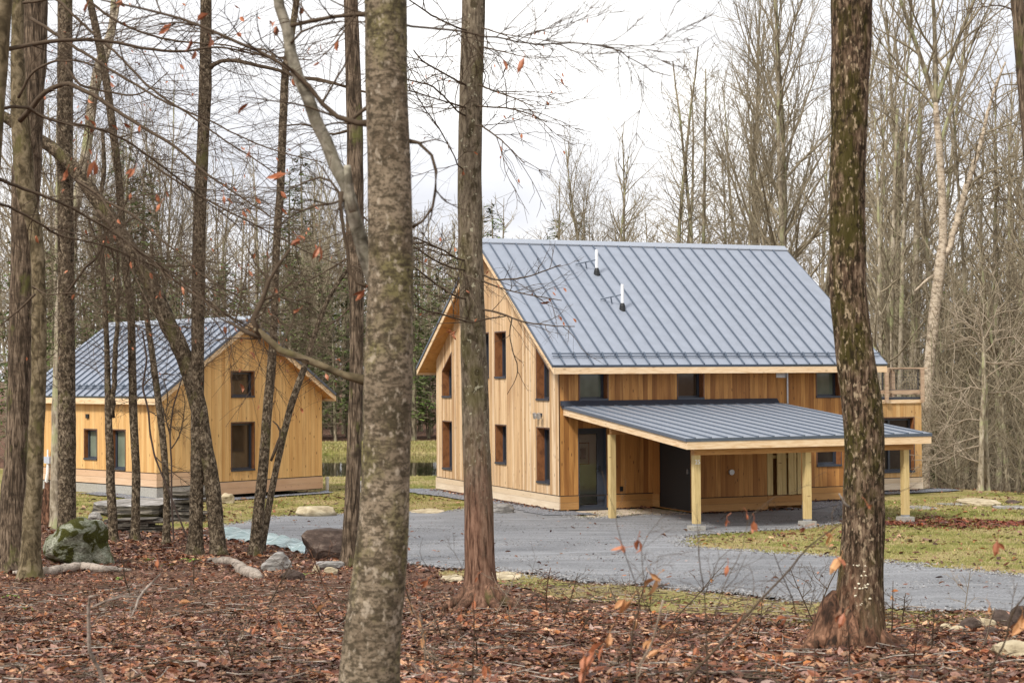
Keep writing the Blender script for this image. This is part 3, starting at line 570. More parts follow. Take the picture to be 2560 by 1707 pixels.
# flat-roofed wing with the deck on top
wv = 2.6; wu = 13.54
ww = rect(11.5, 13.25, .545, 2.24)
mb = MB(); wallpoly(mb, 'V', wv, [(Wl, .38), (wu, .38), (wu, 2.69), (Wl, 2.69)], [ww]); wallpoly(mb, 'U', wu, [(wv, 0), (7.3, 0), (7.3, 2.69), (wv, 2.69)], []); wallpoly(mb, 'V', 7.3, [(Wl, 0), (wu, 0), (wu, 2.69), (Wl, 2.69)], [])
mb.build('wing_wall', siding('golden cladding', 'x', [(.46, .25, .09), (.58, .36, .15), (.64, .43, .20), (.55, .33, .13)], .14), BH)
window(BH, 'V', wv, ww, .2, mull=[12.42], fw=.07)
mb = MB(); mb.box(Wl, wu+.02, wv-.03, wv, .19, .362); mb.box(Wl, wu+.02, wv-.03, wv, 0, .186); mb.build('base_board', M['trim_pale'], BH)
mb = MB(); mb.box(Wl, wu-.4, wv+.08, 7.1, -.3, .02); mb.box(Wl, wu, wv-.006, wv+.03, .34, .384); mb.build('foundation', M['found'], BH)
mb = MB(); mb.box(Wl, wu+.05, wv-.04, 7.35, 2.69, 2.80); mb.build('deck_fascia', M['fascia'], BH)
mb = MB(); mb.box(Wl+.01, wu+.12, wv-.03, 7.4, 2.803, 2.87); mb.build('deck_floor', M['slate'], BH)
rl = MB()
rl.box(10.05, wu+.2, wv-.06, wv+.06, 3.755, 3.80); rl.box(10.05, wu, wv-.02, wv+.02, 3.0, 3.10); rl.box(wu+.03, wu+.09, wv+.08, 7.3, 2.95, 3.0); rl.box(wu+.0, wu+.12, wv+.065, 7.3, 3.757, 3.798); rl = rl.build('deck_railing', M['rail'], BH)
for a in (10.1, 11.2, 12.19, 13.52):
    mb = MB(); mb.box(a-.05, a+.05, wv-.14, wv-.065, 2.72, 3.755); mb.build('baluster_post', M['rail'], rl)
for b in (4.2, 5.7, 7.2):
    mb = MB(); mb.box(wu+.02, wu+.1, b-.05, b+.05, 2.75, 3.755); mb.build('baluster_post', M['rail'], rl)
for a in (10.75, 12.5):
    mb = MB(); mb.box(a-.04, a+.04, wv+.10, wv+.16, 2.88, 3.755); mb.build('baluster_post', M['rail'], rl)
mb = MB()
for a, b in ((10.18, 11.12), (11.28, 12.12), (12.30, 13.44)):
    mb.box(a, a+.02, wv-.01, wv+.01, 3.10, 3.75); mb.box(b-.02, b, wv-.01, wv+.01, 3.10, 3.75); mb.box(a, b, wv-.01, wv+.01, 3.735, 3.755); mb.box(a, b, wv-.01, wv+.01, 3.10, 3.12)
    x = a+.1
    while x < b-.03: mb.box(x, x+.005, wv-.002, wv+.002, 3.12, 3.735); x += .1
    for z in np.arange(3.2, 3.72, .1): mb.box(a+.02, b-.02, wv-.003, wv+.003, z, z+.005)
mb.build('mesh_panel', M['slate'], rl)

# ---- small house -----------------------------------------------------------
SZ = .4343
SH = empty('cottage', (-10.3846, 49.587, SZ), .8142, label='smaller honey coloured timber cottage with gable end, left beyond the tree trunks', cat='cottage')
sW, sE, sR, sov, sev, sL = 6.28, 2.647, 4.977, .435, .233, 7.3
sk = (sR-sE)/(sW/2+sev); szu = lambda a: sE+sk*((a if a < sW/2 else sW-a)+sev)-.06
sg = [rect(2.70, 3.58, .345, 1.81), rect(2.71, 3.57, 2.577, 3.365)]
st = 1.78
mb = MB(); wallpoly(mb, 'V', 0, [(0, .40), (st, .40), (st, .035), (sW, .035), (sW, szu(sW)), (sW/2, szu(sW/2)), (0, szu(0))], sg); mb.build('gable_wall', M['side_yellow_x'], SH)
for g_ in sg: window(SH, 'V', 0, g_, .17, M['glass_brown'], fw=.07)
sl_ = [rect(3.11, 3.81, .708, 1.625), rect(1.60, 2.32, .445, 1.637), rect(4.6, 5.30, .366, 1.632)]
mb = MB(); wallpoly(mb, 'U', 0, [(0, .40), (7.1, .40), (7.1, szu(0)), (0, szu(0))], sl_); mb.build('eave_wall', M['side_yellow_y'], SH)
for g_ in sl_: window(SH, 'U', 0, g_, .17, M['glass_green'], fw=.06)
mb = MB(); mb.box(-.025, 0, -.025, 7.1, .20, .385); mb.box(-.025, 0, -.025, 7.1, 0, .196)
mb.box(.003, st, -.025, 0, .20, .385); mb.box(.003, st, -.025, 0, 0, .196); mb.box(st+.003, sW+.01, -.025, 0, -.165, .018); mb.box(st+.003, sW+.01, -.025, 0, -.355, -.169); mb.build('base_board', M['trim_pink'], SH)
mb = MB(); mb.box(-.006, .03, .0, 7.1, .18, .41); mb.box(0.03, sW, -.006, .03, .18 if False else -.36, .41) if False else mb.box(.03, st, -.006, .02, .18, .41); mb.box(st, sW, -.006, .02, -.2, .045); mb.box(.02, sW-.01, .02, 7.08, -.38, 0.02); mb.build('foundation', M['found'], SH)
mb = MB(); mb.box(-.012, .05, -.012, 7.1, -.6, -.03); mb.box(.05, st, -.012, .05, -.6, -.03); mb.build('concrete_plinth', M['concrete'], SH)
mb = MB(); wallpoly(mb, 'V', 7.1, [(0, -.3), (sW, -.3), (sW, szu(sW)), (sW/2, szu(sW/2)), (0, szu(0))], []); wallpoly(mb, 'U', sW, [(0, -.3), (7.1, -.3), (7.1, szu(0)), (0, szu(0))], []); mb.build('back_wall', M['side_yellow_y'], SH)
ss = seam(sL+sov, .4, .25)
mb = roof_slope(SH, (-sev, -sov, sE), (-sev, sL, sE), (sW/2, sL, sR), (sW/2, -sov, sR), (-sk, 0, 1), ss); mb.build('roof', [M['metal'], M['metal_dark']], SH)
mb = roof_slope(SH, (sW+sev, -sov, sE), (sW+sev, sL, sE), (sW/2, sL, sR), (sW/2, -sov, sR), (sk, 0, 1), ss); mb.build('roof', [M['metal'], M['metal_dark']], SH)
mb = MB(); mb.prism([(sW/2-.17, -sov-.02, sR-.06), (sW/2, -sov-.02, sR+.07), (sW/2+.17, -sov-.02, sR-.06), (sW/2+.17, -sov-.02, sR-.09), (sW/2-.17, -sov-.02, sR-.09)], (0, sL+sov+.04, 0)); mb.build('ridge_cap', M['metal_cap'], SH)
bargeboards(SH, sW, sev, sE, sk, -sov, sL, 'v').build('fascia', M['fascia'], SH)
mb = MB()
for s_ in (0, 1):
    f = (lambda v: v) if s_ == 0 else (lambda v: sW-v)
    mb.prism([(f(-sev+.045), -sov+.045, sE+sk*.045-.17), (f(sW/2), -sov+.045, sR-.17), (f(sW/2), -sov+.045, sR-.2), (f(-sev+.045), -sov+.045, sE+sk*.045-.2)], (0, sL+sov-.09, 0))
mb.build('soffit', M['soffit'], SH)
sn2 = np.array([-sk, 0, 1])/math.hypot(sk, 1)
def ons(u, v, h=0): return np.array([u, v, sE+sk*(u+sev)])+sn2*h
mb = MB(); mb.tube([ons(.12, -sov+.1, .085), ons(.12, sL-.05, .085)], .022, 6); mb.tube([ons(.07, -sov+.1, .05), ons(.07, sL-.05, .05)], .014, 6)
for t in ss:
    v = -sov+(sL+sov)*t; mb.prism([ons(.03, v-.025, 0), ons(.18, v-.025, 0), ons(.16, v-.025, .11), ons(.06, v-.025, .07)], (0, .05, 0))
mb.build('snow_guard', M['metal_dark'], SH)
mb = MB(); mb.box(-.05, -.001, 3.53, 3.67, 1.96, 2.09); mb.build('wall_vent', M['black'], SH)
mb = MB(); mb.box(-.16, -.03, 5.55, 5.86, .52, .73); eb = mb.build('electrical_box', M['grey_box'], SH)
mb = MB(); mb.tube([(-.09, 5.74, .73), (-.09, 5.74, .95)], .03, 8); mb.tube([(-.09, 5.72, .53), (-.10, 5.74, .2), (-.14, 5.86, -.42)], .05, 10); mb.build('conduit', M['white_pvc'], eb)
mb = MB(); mb.tube([(-.06, 5.72, .42), (-.1, 5.95, .52), (-.1, 6.2, .72), (-.06, 6.35, .62)], .014, 5); mb.build('cord', M['yellow'], eb)
bpy.context.view_layer.update()
def BHW(u, v, z=0): return np.array(BH.matrix_world @ Vector((u, v, z)))
def SHW(u, v, z=0): return np.array(SH.matrix_world @ Vector((u, v, z)))
gb = [BHW(-.9, -1.0), BHW(.5, -1.6), BHW(.35, -.1), BHW(.06, .06), BHW(.06, Wd), BHW(-.2, Wd+.9), BHW(-1.3, Wd+.7), BHW(-.9, 6), BHW(-.8, 3)]
drape('gravel_bed', gb, .055, M['gravel2'], .35, .06, 7)
gb = [BHW(6.2, -2.6), BHW(8, -1.3), BHW(9.8, -.9), BHW(10.2, 1.4), BHW(13.2, 1.75), BHW(14.6, 1.9), BHW(14.6, 3.0), BHW(9.7, 2.7), BHW(9.6, .05), BHW(6.2, .05)]
drape('gravel_bed', gb, .055, M['gravel2'], .35, .06, 8)
gb = [SHW(-.75, 3.0), SHW(-.85, -.5), SHW(2.4, -.75), SHW(6.3, -.55), SHW(6.9, .5), SHW(6.2, .1), SHW(.05, .05), SHW(.05, 3.0)]
drape('gravel_bed', gb, .055, M['gravel2'], .35, .06, 9)
mb = MB(); c0 = SHW(6.35, .3)[:2]
pp_ = [W(800, 1107, 54.2)[:2], W(880, 1107, 54)[:2], W(880, 1098, 60)[:2], W(800, 1098, 60)[:2]]
mb.prism([(p[0], p[1], float(G(*p))+.05) for p in pp_], (0, 0, -.1)); tag(mb.build('patio', M['concrete']), label='pale concrete patio slab beside the right corner of the cottage', cat='patio')
p = hit(818/S, 1226/S); mb = MB(); mb.tube([(p[0], p[1], p[2]-.1), (p[0], p[1], p[2]+.42)], .055, 12); mb.tube([(p[0], p[1], p[2]+.36), (p[0], p[1], p[2]+.45)], .068, 12)
tag(mb.build('standpipe', M['white_pvc'], off=tuple(p)), label='short white plastic pipe standing by the cottage right corner', cat='pipe')

# ------------------------------------------------------------------ trees
def unit(v): v = np.asarray(v, float); return v/(np.linalg.norm(v)+1e-9)
def perp(d, rs):
    a = np.array([rs.gauss(0, 1) for _ in range(3)]); a = a-d*(a @ d); return unit(a)
def grow(mbs, p, d, L, r, lv, rs, K):
    """one limb and, from it, its own side limbs. K: dict of lists per level"""
    n = K['seg'][lv]; st = L/(n-1); P = [np.array(p, float)]; d = unit(d); D = [d]
    for i in range(n-1):
        d = unit(d+np.array([rs.gauss(0, 1) for _ in range(3)])*K['wig'][lv]+np.array([0, 0, K['up'][lv]])); P.append(P[-1]+d*st); D.append(d)
    t = np.linspace(0, 1, n); R = np.maximum(r*(1-t*K['tap'][lv]), K.get('rmin', .006))
    (mbs[0] if lv == 0 else mbs[1]).tube(P, R, K['sides'][lv], cap=False)
    if lv+1 >= len(K['seg']): return
    P = np.array(P); m = K['num'][lv]; m = int(m*L/K['ref'][lv]+rs.random()) if K['ref'][lv] else m
    for i in range(m):
        a = K['t0'][lv]+(1-K['t0'][lv])*(i+rs.random())/max(1, m); a = min(.99, a); k = a*(n-1); k0 = int(k); q = P[k0]+(P[min(n-1, k0+1)]-P[k0])*(k-k0); dd = D[k0]
        an = R_(K['ang'][lv]+rs.gauss(0, 9))
        if K.get('angtop') and lv == 0: an = R_(K['ang'][0]+(K['angtop']-K['ang'][0])*(a-K['t0'][0])/(1-K['t0'][0])+rs.gauss(0, 8))
        sd = perp(dd, rs)
        if K.get('flat') and lv >= 1: sd = unit(sd*np.array([1, 1, .35]))
        nd = dd*math.cos(an)+sd*math.sin(an)
        sh = (1-a)**.7*.9+.25 if lv == 0 else (1-.6*a)
        LL = K['len'][lv]*sh*rs.uniform(.65, 1.2)*(L/K['ref'][lv] if (K['ref'][lv] and lv) else 1)
        rr = min(np.interp(a, t, R)*.75, K['rad'][lv]*sh)
        grow(mbs, q, nd, LL, rr, lv+1, rs, K)
KH = dict(seg=[14, 8, 6, 4], wig=[.03, .10, .14, .2], up=[.02, .07, .04, .02], tap=[.82, .85, .8, .6], sides=[8, 5, 3, 3], num=[24, 6, 4], ref=[None, 4., 1.6], t0=[.34, .12, .1], ang=[58, 40, 42], angtop=26, len=[6.5, 1.9, .75], rad=[.075, .03, .014], rmin=.0075)
def proto(kind, seed, H=20):
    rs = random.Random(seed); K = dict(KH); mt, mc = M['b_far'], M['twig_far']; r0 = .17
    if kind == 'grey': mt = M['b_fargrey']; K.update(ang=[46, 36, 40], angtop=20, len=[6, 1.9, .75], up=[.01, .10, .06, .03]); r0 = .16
    if kind == 'larch': K.update(num=[95, 6, 3], t0=[.12, .15, .1], ang=[88, 45, 45], angtop=50, len=[3.6, .9, .4], up=[0, .055, .03, 0], ref=[None, 3., 1.], rad=[.03, .014, .009], seg=[16, 7, 4, 3]); r0 = .15
    if kind == 'pole': K.update(num=[20, 6, 4], t0=[.22, .1, .1], ang=[50, 38, 40], len=[3.2, 1.4, .6], rad=[.032, .016, .010], ref=[None, 3., 1.2]); r0 = .075
    if kind == 'brush': K.update(num=[26, 7, 3], t0=[.06, .1, .1], ang=[55, 42, 42], angtop=30, len=[2.6, 1.0, .45], rad=[.02, .011, .008], ref=[None, 2.4, 1.], seg=[9, 6, 4, 3], wig=[.07, .12, .16, .2]); r0 = .035
    if kind == 'vase': K.update(num=[22, 8, 5], t0=[.30, .12, .1], ang=[34, 32, 36], angtop=18, len=[9, 2.6, .9], rad=[.085, .03, .014], up=[0, .05, .06, .03]); r0 = .2
    root = empty('bare_tree', (0, 0, 0))
    a, b = MB(), MB(); grow([a, b], (0, 0, -.3), (rs.gauss(0, .03), rs.gauss(0, .03), 1), H, r0, 0, rs, K)
    a.build('trunk', mt, root); b.build('crown', mc, root); return root
def hemlock(seed, H=15, dens=1.):
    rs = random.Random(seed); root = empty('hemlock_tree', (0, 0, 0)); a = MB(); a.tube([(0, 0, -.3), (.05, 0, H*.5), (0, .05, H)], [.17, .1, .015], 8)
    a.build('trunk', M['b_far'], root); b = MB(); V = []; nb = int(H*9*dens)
    for i in range(nb):
        h = H*(.10+.89*(i/nb)); L = (1-h/H)**.8*H*.23*rs.uniform(.65, 1.2)+.25; az = rs.uniform(0, 6.28); P = []
        for k in range(6):
            t = k/5; P.append((math.cos(az+.1*k*rs.uniform(-1, 1))*L*t, math.sin(az)*L*t, h+.12*L*t-.32*L*t*t))
        b.tube(P, np.linspace(.022, .006, 6), 3, cap=False); P = np.array(P)
        m = int(11*L)+4
        for _ in range(m):
            t = rs.uniform(.15, 1)**.8; q = P[int(t*4.99)]; aa = az+rs.choice([-1, 1])*rs.uniform(.4, 1.2); l = rs.uniform(.14, .42)*(1.2-.5*t); wd = rs.uniform(.03, .07)
            d = np.array([math.cos(aa), math.sin(aa), rs.uniform(-.45, .05)]); s_ = np.array([-math.sin(aa), math.cos(aa), rs.uniform(-.3, .3)])
            q = q+np.array([rs.gauss(0, .05), rs.gauss(0, .05), rs.gauss(0, .04)]); V.append([q-s_*wd*.4, q+s_*wd*.4, q+d*l+s_*wd, q+d*l*.9-s_*wd])
    n = len(V); b.add(np.array(V).reshape(-1, 3), np.arange(4*n).reshape(-1, 4), 1); b.build('crown', [M['twig_far'], M['needle']], root); return root

PR = {}
for k, H_, seeds in (('hard', 20, (1, 2, 3, 4)), ('grey', 20, (11, 12, 13)), ('larch', 17, (21, 22)), ('pole', 12, (31, 32, 33)), ('brush', 5.5, (41, 42, 43)), ('vase', 21, (51, 52))):
    PR[k] = [proto(k, s_, H_) for s_ in seeds]
PR['hemlock'] = [hemlock(61, 15), hemlock(62, 12, 1.1), hemlock(63, 9, 1.2)]
snap_children()
USED = set(); PH = dict(hard=20, grey=20, larch=17, pole=12, brush=5.5, vase=21)
rr_ = random.Random(5)
def plant(kind, x, y, h, label, group=None, idx=None, rz=None, lean=0):
    ps_ = PR[kind]; i = rr_.randrange(len(ps_)) if idx is None else idx; p = ps_[i]
    o = p if p.name not in USED else copy_tree(p); USED.add(p.name)
    H0 = (15, 12, 9)[i] if kind == 'hemlock' else PH[kind]; s_ = h/H0
    o.location = (x, y, float(G(x, y))-.05); o.scale = (s_, s_, s_) if abs(s_-1) < .5 else (s_*.9, s_*.9, s_)
    o.rotation_euler = (rr_.gauss(0, .02), lean+rr_.gauss(0, .02), rr_.uniform(0, 6.28) if rz is None else rz)
    tag(o, label, {'hemlock': 'evergreen tree', 'brush': 'shrub', 'pole': 'young tree'}.get(kind, 'tree'), group); return o
def wx(x, Y): return W(x, 850, Y)[0]
def topz(y, Y): return W(1176, y, Y)[2]
def bgt(kind, x, ytop, Y, label, group=None, idx=None, lean=0, rz=None):
    X_ = wx(x, Y); return plant(kind, X_, Y, topz(ytop, Y)-float(G(X_, Y)), label, group, idx, lean=lean, rz=rz)
def zone(x):
    for lim, t in ((60, 'at the far left edge'), (160, 'beyond the left end of the cottage roof'), (300, 'above the left half of the cottage roof'), (450, 'above the right half of the cottage roof'), (560, 'above the cottage gable peak'), (680, 'above the right slope of the cottage gable'), (800, 'just right of the cottage across the pond'), (960, 'hidden partly by the nearest trunk'), (1300, 'left of the big house gable beyond the pond'), (2010, 'behind the large mossy trunk'), (2090, 'behind the roof deck'), (2160, 'at the forked birch'), (2230, 'between the forked birch and the pale twin trunks'), (2300, 'around the pale twin trunks'), (9999, 'at the right picture edge')):
        if x < lim: return t
KN = dict(hard='brown bare hardwood', grey='pale grey bare tree', pole='slim young bare tree', vase='wide forking bare tree', brush='twiggy bush', hemlock='dark green hemlock', larch='narrow bare tree')
def zl(kind, x, yt, a=350, b=500): return ('tall ' if yt < a else 'medium ' if yt < b else 'short ')+KN[kind]+' '+zone(x)
# recognisable trees beyond the roofs
bgt('larch', 1536, 95, 80, 'tall narrow bare tree with a straight trunk, left of the twin pair above the ridge', idx=0)
bgt('larch', 1578, 150, 78, 'dark many branched bare conifer shaped tree, middle one above the big roof ridge', idx=1)
bgt('larch', 1602, 105, 79, 'tall dark trunked bare tree above the right half of the big roof ridge', idx=0, rz=2.)
bgt('larch', 1520, 170, 88, 'slim bare tree partly behind the tall narrow one above the big roof ridge', idx=1, rz=1.)
bgt('vase', 1380, 330, 92, 'broad bare tree low above the big roof ridge, right of the open sky gap', idx=0)
bgt('grey', 1410, 350, 90, 'pale broken topped bare tree low above the ridge beside the broad one', idx=1)
bgt('hard', 1470, 300, 95, 'small rounded bare tree between the broad one and the tall narrow ones above the ridge', idx=2)
bgt('vase', 1790, -60, 74, 'tall pale forked tree leaning over the right end of the big roof ridge', idx=1, lean=-.08)
bgt('vase', 1765, -20, 78, 'tall grey bare tree with long sweeping limbs behind the right end of the ridge', idx=0, rz=1.)
bgt('grey', 1820, -90, 72, 'tall lichen spotted pale tree just left of the large mossy trunk', idx=0)
bgt('hard', 1850, 60, 82, 'slender bare tree half hidden behind the large mossy trunk', idx=1)
bgt('hard', 1690, 330, 92, 'low spreading bare tree above the ridge left of the tall pale forked tree', idx=3)
bgt('grey', 1745, 250, 88, 'thin pale trunked tree rising behind the ridge end', idx=2)
bgt('hemlock', 1145, 458, 118, 'small pointed evergreen above the near end of the big roof ridge', idx=1)
bgt('hemlock', 1268, 492, 120, 'low round topped evergreen peeking over the big roof ridge', idx=2)
bgt('hemlock', 1340, 480, 122, 'low wide evergreen behind the broad bare tree above the ridge', idx=0)
GM = 'trees of the wood above the big roof'
def gz_(x): return 'left of the narrow pair above the big roof' if x < 1510 else 'among the narrow trees above the big roof' if x < 1620 else 'right of the narrow trees above the big roof' if x < 1740 else 'behind the far end of the big roof'
for x in (1300, 1440, 1500, 1560, 1630, 1655, 1720, 1760, 1800, 1835, 1880): k_ = rr_.choice(['hard', 'grey', 'pole']); yt = rr_.uniform(380, 500) if x < 1700 else rr_.uniform(150, 420); bgt(k_, x+rr_.uniform(-12, 12), yt, rr_.uniform(96, 118), ('higher ' if yt < 430 else 'lower ')+KN[k_]+' '+gz_(x), GM)
# wood behind the pond and cottage, left
GL = 'bare trees in the wood behind the cottage'
for i in range(48):
    x = -60+rr_.random()*1180; Y = rr_.uniform(97, 140) if x > 300 else rr_.uniform(80, 135)
    yt = rr_.uniform(330, 590) if x < 860 else rr_.uniform(430, 560)
    if x < 420: yt = rr_.uniform(120, 560)
    k_ = rr_.choice(['hard', 'hard', 'grey', 'pole', 'vase'] if Y > 80 else ['hard', 'pole', 'grey']); bgt(k_, x, yt, Y, zl(k_, x, yt), GL)
GHm = 'dark evergreens behind the cottage'
for x, yt, Y in ((170, 520, 78), (230, 470, 84), (290, 300, 95), (330, 380, 98), (395, 560, 94), (520, 590, 96), (560, 640, 92), (610, 600, 98), (660, 560, 94), (700, 620, 96), (735, 590, 98), (770, 640, 93), (800, 600, 99), (700, 330, 112), (660, 380, 115), (950, 620, 94), (985, 640, 96), (1010, 600, 98), (870, 480, 104), (915, 560, 97), (965, 545, 108), (1060, 560, 100), (120, 560, 74), (45, 500, 80), (470, 640, 90), (830, 640, 94), (1095, 640, 94)):
    bgt('hemlock', x, yt, Y, zl('hemlock', x, yt, 520, 610), GHm)
for i in range(46):
    x = -60+rr_.random()*1200; yt = rr_.uniform(760, 930); bgt('brush', x, yt, rr_.uniform(92.5, 99) if x > 300 else rr_.uniform(68, 90), zl('brush', x, yt, 810, 870), 'shrubs at the wood edge behind the pond')
# right hand wood
GR = 'bare trees in the wood right of the big house'
for i in range(28):
    x = 1995+rr_.random()*480; Y = rr_.uniform(57, 105)
    k_ = rr_.choice(['hard', 'grey', 'vase', 'pole', 'grey']); yt = rr_.uniform(-60, 560); bgt(k_, x, yt, Y, zl(k_, x, yt, 150, 370), GR)
for i in range(36):
    x = 2010+rr_.random()*420; k_ = rr_.choice(['brush', 'brush', 'pole']); yt = rr_.uniform(560, 900); bgt(k_, x, yt, rr_.uniform(54, 78), zl(k_, x, yt, 680, 800).replace('slim young', 'spindly undergrowth'), 'young growth at the right hand wood edge')
for x, yt, Y in ((2130, 620, 92), (2215, 560, 88), (2290, 640, 86), (2345, 520, 90), (2060, 640, 95), (2250, 700, 80), (2330, 760, 76), (2170, 760, 84), (2100, 780, 80), (2390, 600, 84)):
    bgt('hemlock', x, yt, Y, zl('hemlock', x, yt, 620, 720), 'evergreens in the right hand wood')
for x, y in ((-14, -16), (-9, -24), (-4, -18), (1, -28), (6, -17), (11, -24), (16, -18), (-19, -26), (-24, -12), (22, -14), (-30, 2), (-26, 14), (28, 4), (30, 16), (-17, -38), (9, -36)):
    plant(rr_.choice(['hard', 'grey', 'vase']), x, y, rr_.uniform(15, 20), 'bare tree of the wood behind the photographer, seen only mirrored in the windows', 'bare trees mirrored in the window panes')
# far off wood that closes the view: one mass
rs = random.Random(77); fw_ = MB()
for i in range(430):
    Y = rs.uniform(122, 190); x = rs.uniform(-.36, .36)*Y*1.25; sx = x/Y*FOC/S+1176
    hmax = topz(rs.uniform(520, 600) if 1180 < sx < 1700 else rs.uniform(430, 640), Y)
    z0 = float(G(x, Y)); H_ = max(6, hmax-z0); P0 = np.array([x, Y, z0-.5]); tp = P0+np.array([rs.gauss(0, .5), 0, H_])
    fw_.tube([P0, (P0+tp)/2+np.array([rs.gauss(0, .3), 0, 0]), tp], [.16, .11, .02], 4, cap=False)
    for k in range(26):
        t = rs.uniform(.12, .97); q = P0+(tp-P0)*t; az = rs.uniform(0, 6.28); L = (1-t)*4+1.2; e = rs.uniform(.2, 1.1)
        d = np.array([math.cos(az), math.sin(az), e]); q2 = q+d*L*.5+np.array([0, 0, .1*L]); q3 = q2+(d+np.array([rs.gauss(0, .25), 0, .3]))*L*.4
        fw_.tube([q, q2, q3], [.04, .028, .012], 3, cap=False)
        for _ in range(2):
            f = q2+(q3-q2)*rs.random(); fw_.tube([f, f+np.array([rs.gauss(0, .6), rs.gauss(0, .6), rs.uniform(.1, .9)])], [.018, .01], 3, cap=False)
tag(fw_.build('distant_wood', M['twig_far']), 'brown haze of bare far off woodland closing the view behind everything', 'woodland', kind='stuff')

# ---- individual trees among which the photographer stands -------------------
def ctr(pts, Y, dy=None): return [W(p[0], p[1], Y if dy is None else Y+dy*i) for i, p in enumerate(pts)]
def dens(P, R, step):
    P = np.asarray(P, float); R = np.asarray(R, float); d = np.r_[0, np.cumsum(np.linalg.norm(np.diff(P, axis=0), axis=1))]; n = max(4, int(d[-1]/step)); t = np.linspace(0, d[-1], n)
    def sm(a):
        v = np.interp(t, d, a); k = max(1, int(n/len(P)/1.6)); k += 1-k % 2
        if k > 1: q = np.pad(v, k//2, mode='reflect', reflect_type='odd'); v = np.convolve(q, np.ones(k)/k, 'valid')
        return v
    return np.c_[sm(P[:, 0]), sm(P[:, 1]), sm(P[:, 2])], sm(R)
class Tree:
    def __init__(s, name, label, cat, mat, pts, Y=None, amp=.02, sides=20, step=.08, flare=1.25, tw=None, group=None, wn='trunk', top=True, smooth=True):
        """pts: overview pixels (x, y, width) from the top down; the last one is the foot"""
        s.rs = random.Random(hash(label) % 1000 if False else sum(map(ord, label)))
        if Y is None: h = hit(pts[-1][0], pts[-1][1]); Y = h[1]
        s.Y = Y; P = [W(p[0], p[1], Y) for p in pts]; R = [p[2]*PXM(Y)/2 for p in pts]
        gz = float(G(P[-1][0], Y)); d = unit(P[0]-P[1])
        if top: P = [P[0]+d*5, P[0]+d*2.5]+P; R = [R[0]*.72, R[0]*.87]+R
        foot = P[-1].copy()
        if foot[2] > gz+.05 : dd = unit(P[-1]-P[-2]); foot = P[-1]+dd*((gz-P[-1][2])/min(-.3, dd[2])); P.append(foot); R.append(R[-1]*1.05)
        b = foot.copy(); b[2] = gz-.15; R[-1] *= 1.0; P.append(b); R.append(R[-1]*flare)
        P, R = dens(P, R, step); L = P[:, 2]-gz; fl = np.clip(1-L/(R.max()*2.2), 0, 1)**2; R = R*(1+fl*(flare-1)*.8)
        s.root = empty(name, (foot[0], foot[1], gz), label=label, cat=cat, group=group); s.off = (foot[0], foot[1], gz)
        m = MB(); m.tube(P, R, sides, amp=amp, rs=s.rs); m.build(wn, mat, s.root, s.off, smooth); s.P = P; s.R = R
        s.tmat = tw or M['twig']; s.br = None
    def limb(s, pts, Y=None, w0=8, w1=3, mat=None, twigs=14, tl=.5, lv2=4, dY=0, name='limb', bare=False, leaves=0, amp=.03, droop=0., tr=None):
        Y = Y or s.Y; n = len(pts); P = [W(p[0], p[1], Y+dY*i/(n-1)) for i, p in enumerate(pts)]
        R = [(p[2] if len(p) > 2 else w0+(w1-w0)*i/(n-1))*PXM(Y)/2 for i, p in enumerate(pts)]
        m = MB(); Pd, Rd = dens(P, R, max(.05, min(.15, R[0]*4))); 
        jit = np.array([[s.rs.gauss(0, 1) for _ in range(3)] for _ in range(len(Pd))])*Rd[:, None]*.18; jit[0] = 0
        Pd = Pd+jit; m.tube(Pd, Rd, 10 if R[0] > .02 else 6, amp=amp, rs=s.rs)
        o = m.build(name, mat or s.tmat, s.root, s.off, True)
        if twigs: s.twig(Pd, Rd, twigs, tl, lv2, o, leaves, droop, tr)
        return o
    def twig(s, P, R, n, L, lv2, parent=None, leaves=0, droop=0., tr=None, t0=.12, mat=None):
        m = MB(); rs = s.rs; N = len(P); pl = []; tr = tr or max(.0022, PXM(s.Y)*.33)
        for i in range(n):
            t = t0+(1-t0)*(i+rs.random())/n; k = min(N-2, int(t*(N-1))); q = P[k]; d = unit(P[k+1]-P[k]); sd = perp(d, rs)
            sd = unit(sd*np.array([1, .7, .55])); nd = unit(d*rs.uniform(.6, 1.1)+sd+np.array([0, 0, -droop])); l = L*rs.uniform(.5, 1.4)
            pts = [q]; dd = nd
            for _ in range(7): dd = unit(dd+np.array([rs.gauss(0, .16), rs.gauss(0, .12), rs.gauss(0, .13)-droop*.08])); pts.append(pts[-1]+dd*l/7)
            r0 = min(R[k]*.6, tr*2.2); m.tube(pts, np.linspace(r0, tr*.7, 8), 4, cap=False); pts = np.array(pts)
            for j in range(lv2):
                k2 = rs.randrange(1, 7); d2 = unit((pts[k2+1]-pts[k2])/l*7+perp(nd, rs)*.9*np.array([1, .6, .6])); l2 = l*rs.uniform(.2, .5); q2 = pts[k2]
                a = q2+d2*l2*.5+np.array([0, 0, rs.gauss(0, .04*l2)]); b = a+unit(d2+np.array([rs.gauss(0, .3), 0, rs.gauss(0, .3)]))*l2*.5
                m.tube([q2, a, b], [tr*.9, tr*.75, tr*.5], 3, cap=False)
                if leaves and rs.random() < leaves: pl.append((b, d2))
        m.build('twigs', mat or s.tmat, parent or s.root, s.off)
        if pl and parent is not None:
            m = MB()
            for b, d2 in pl: leafmesh(m, b, unit(d2+np.array([0, 0, -1.1])), rs.uniform(.045, .075), rs)
            lf = m.build('dead_leaves', M['bleaf'], parent, s.off)
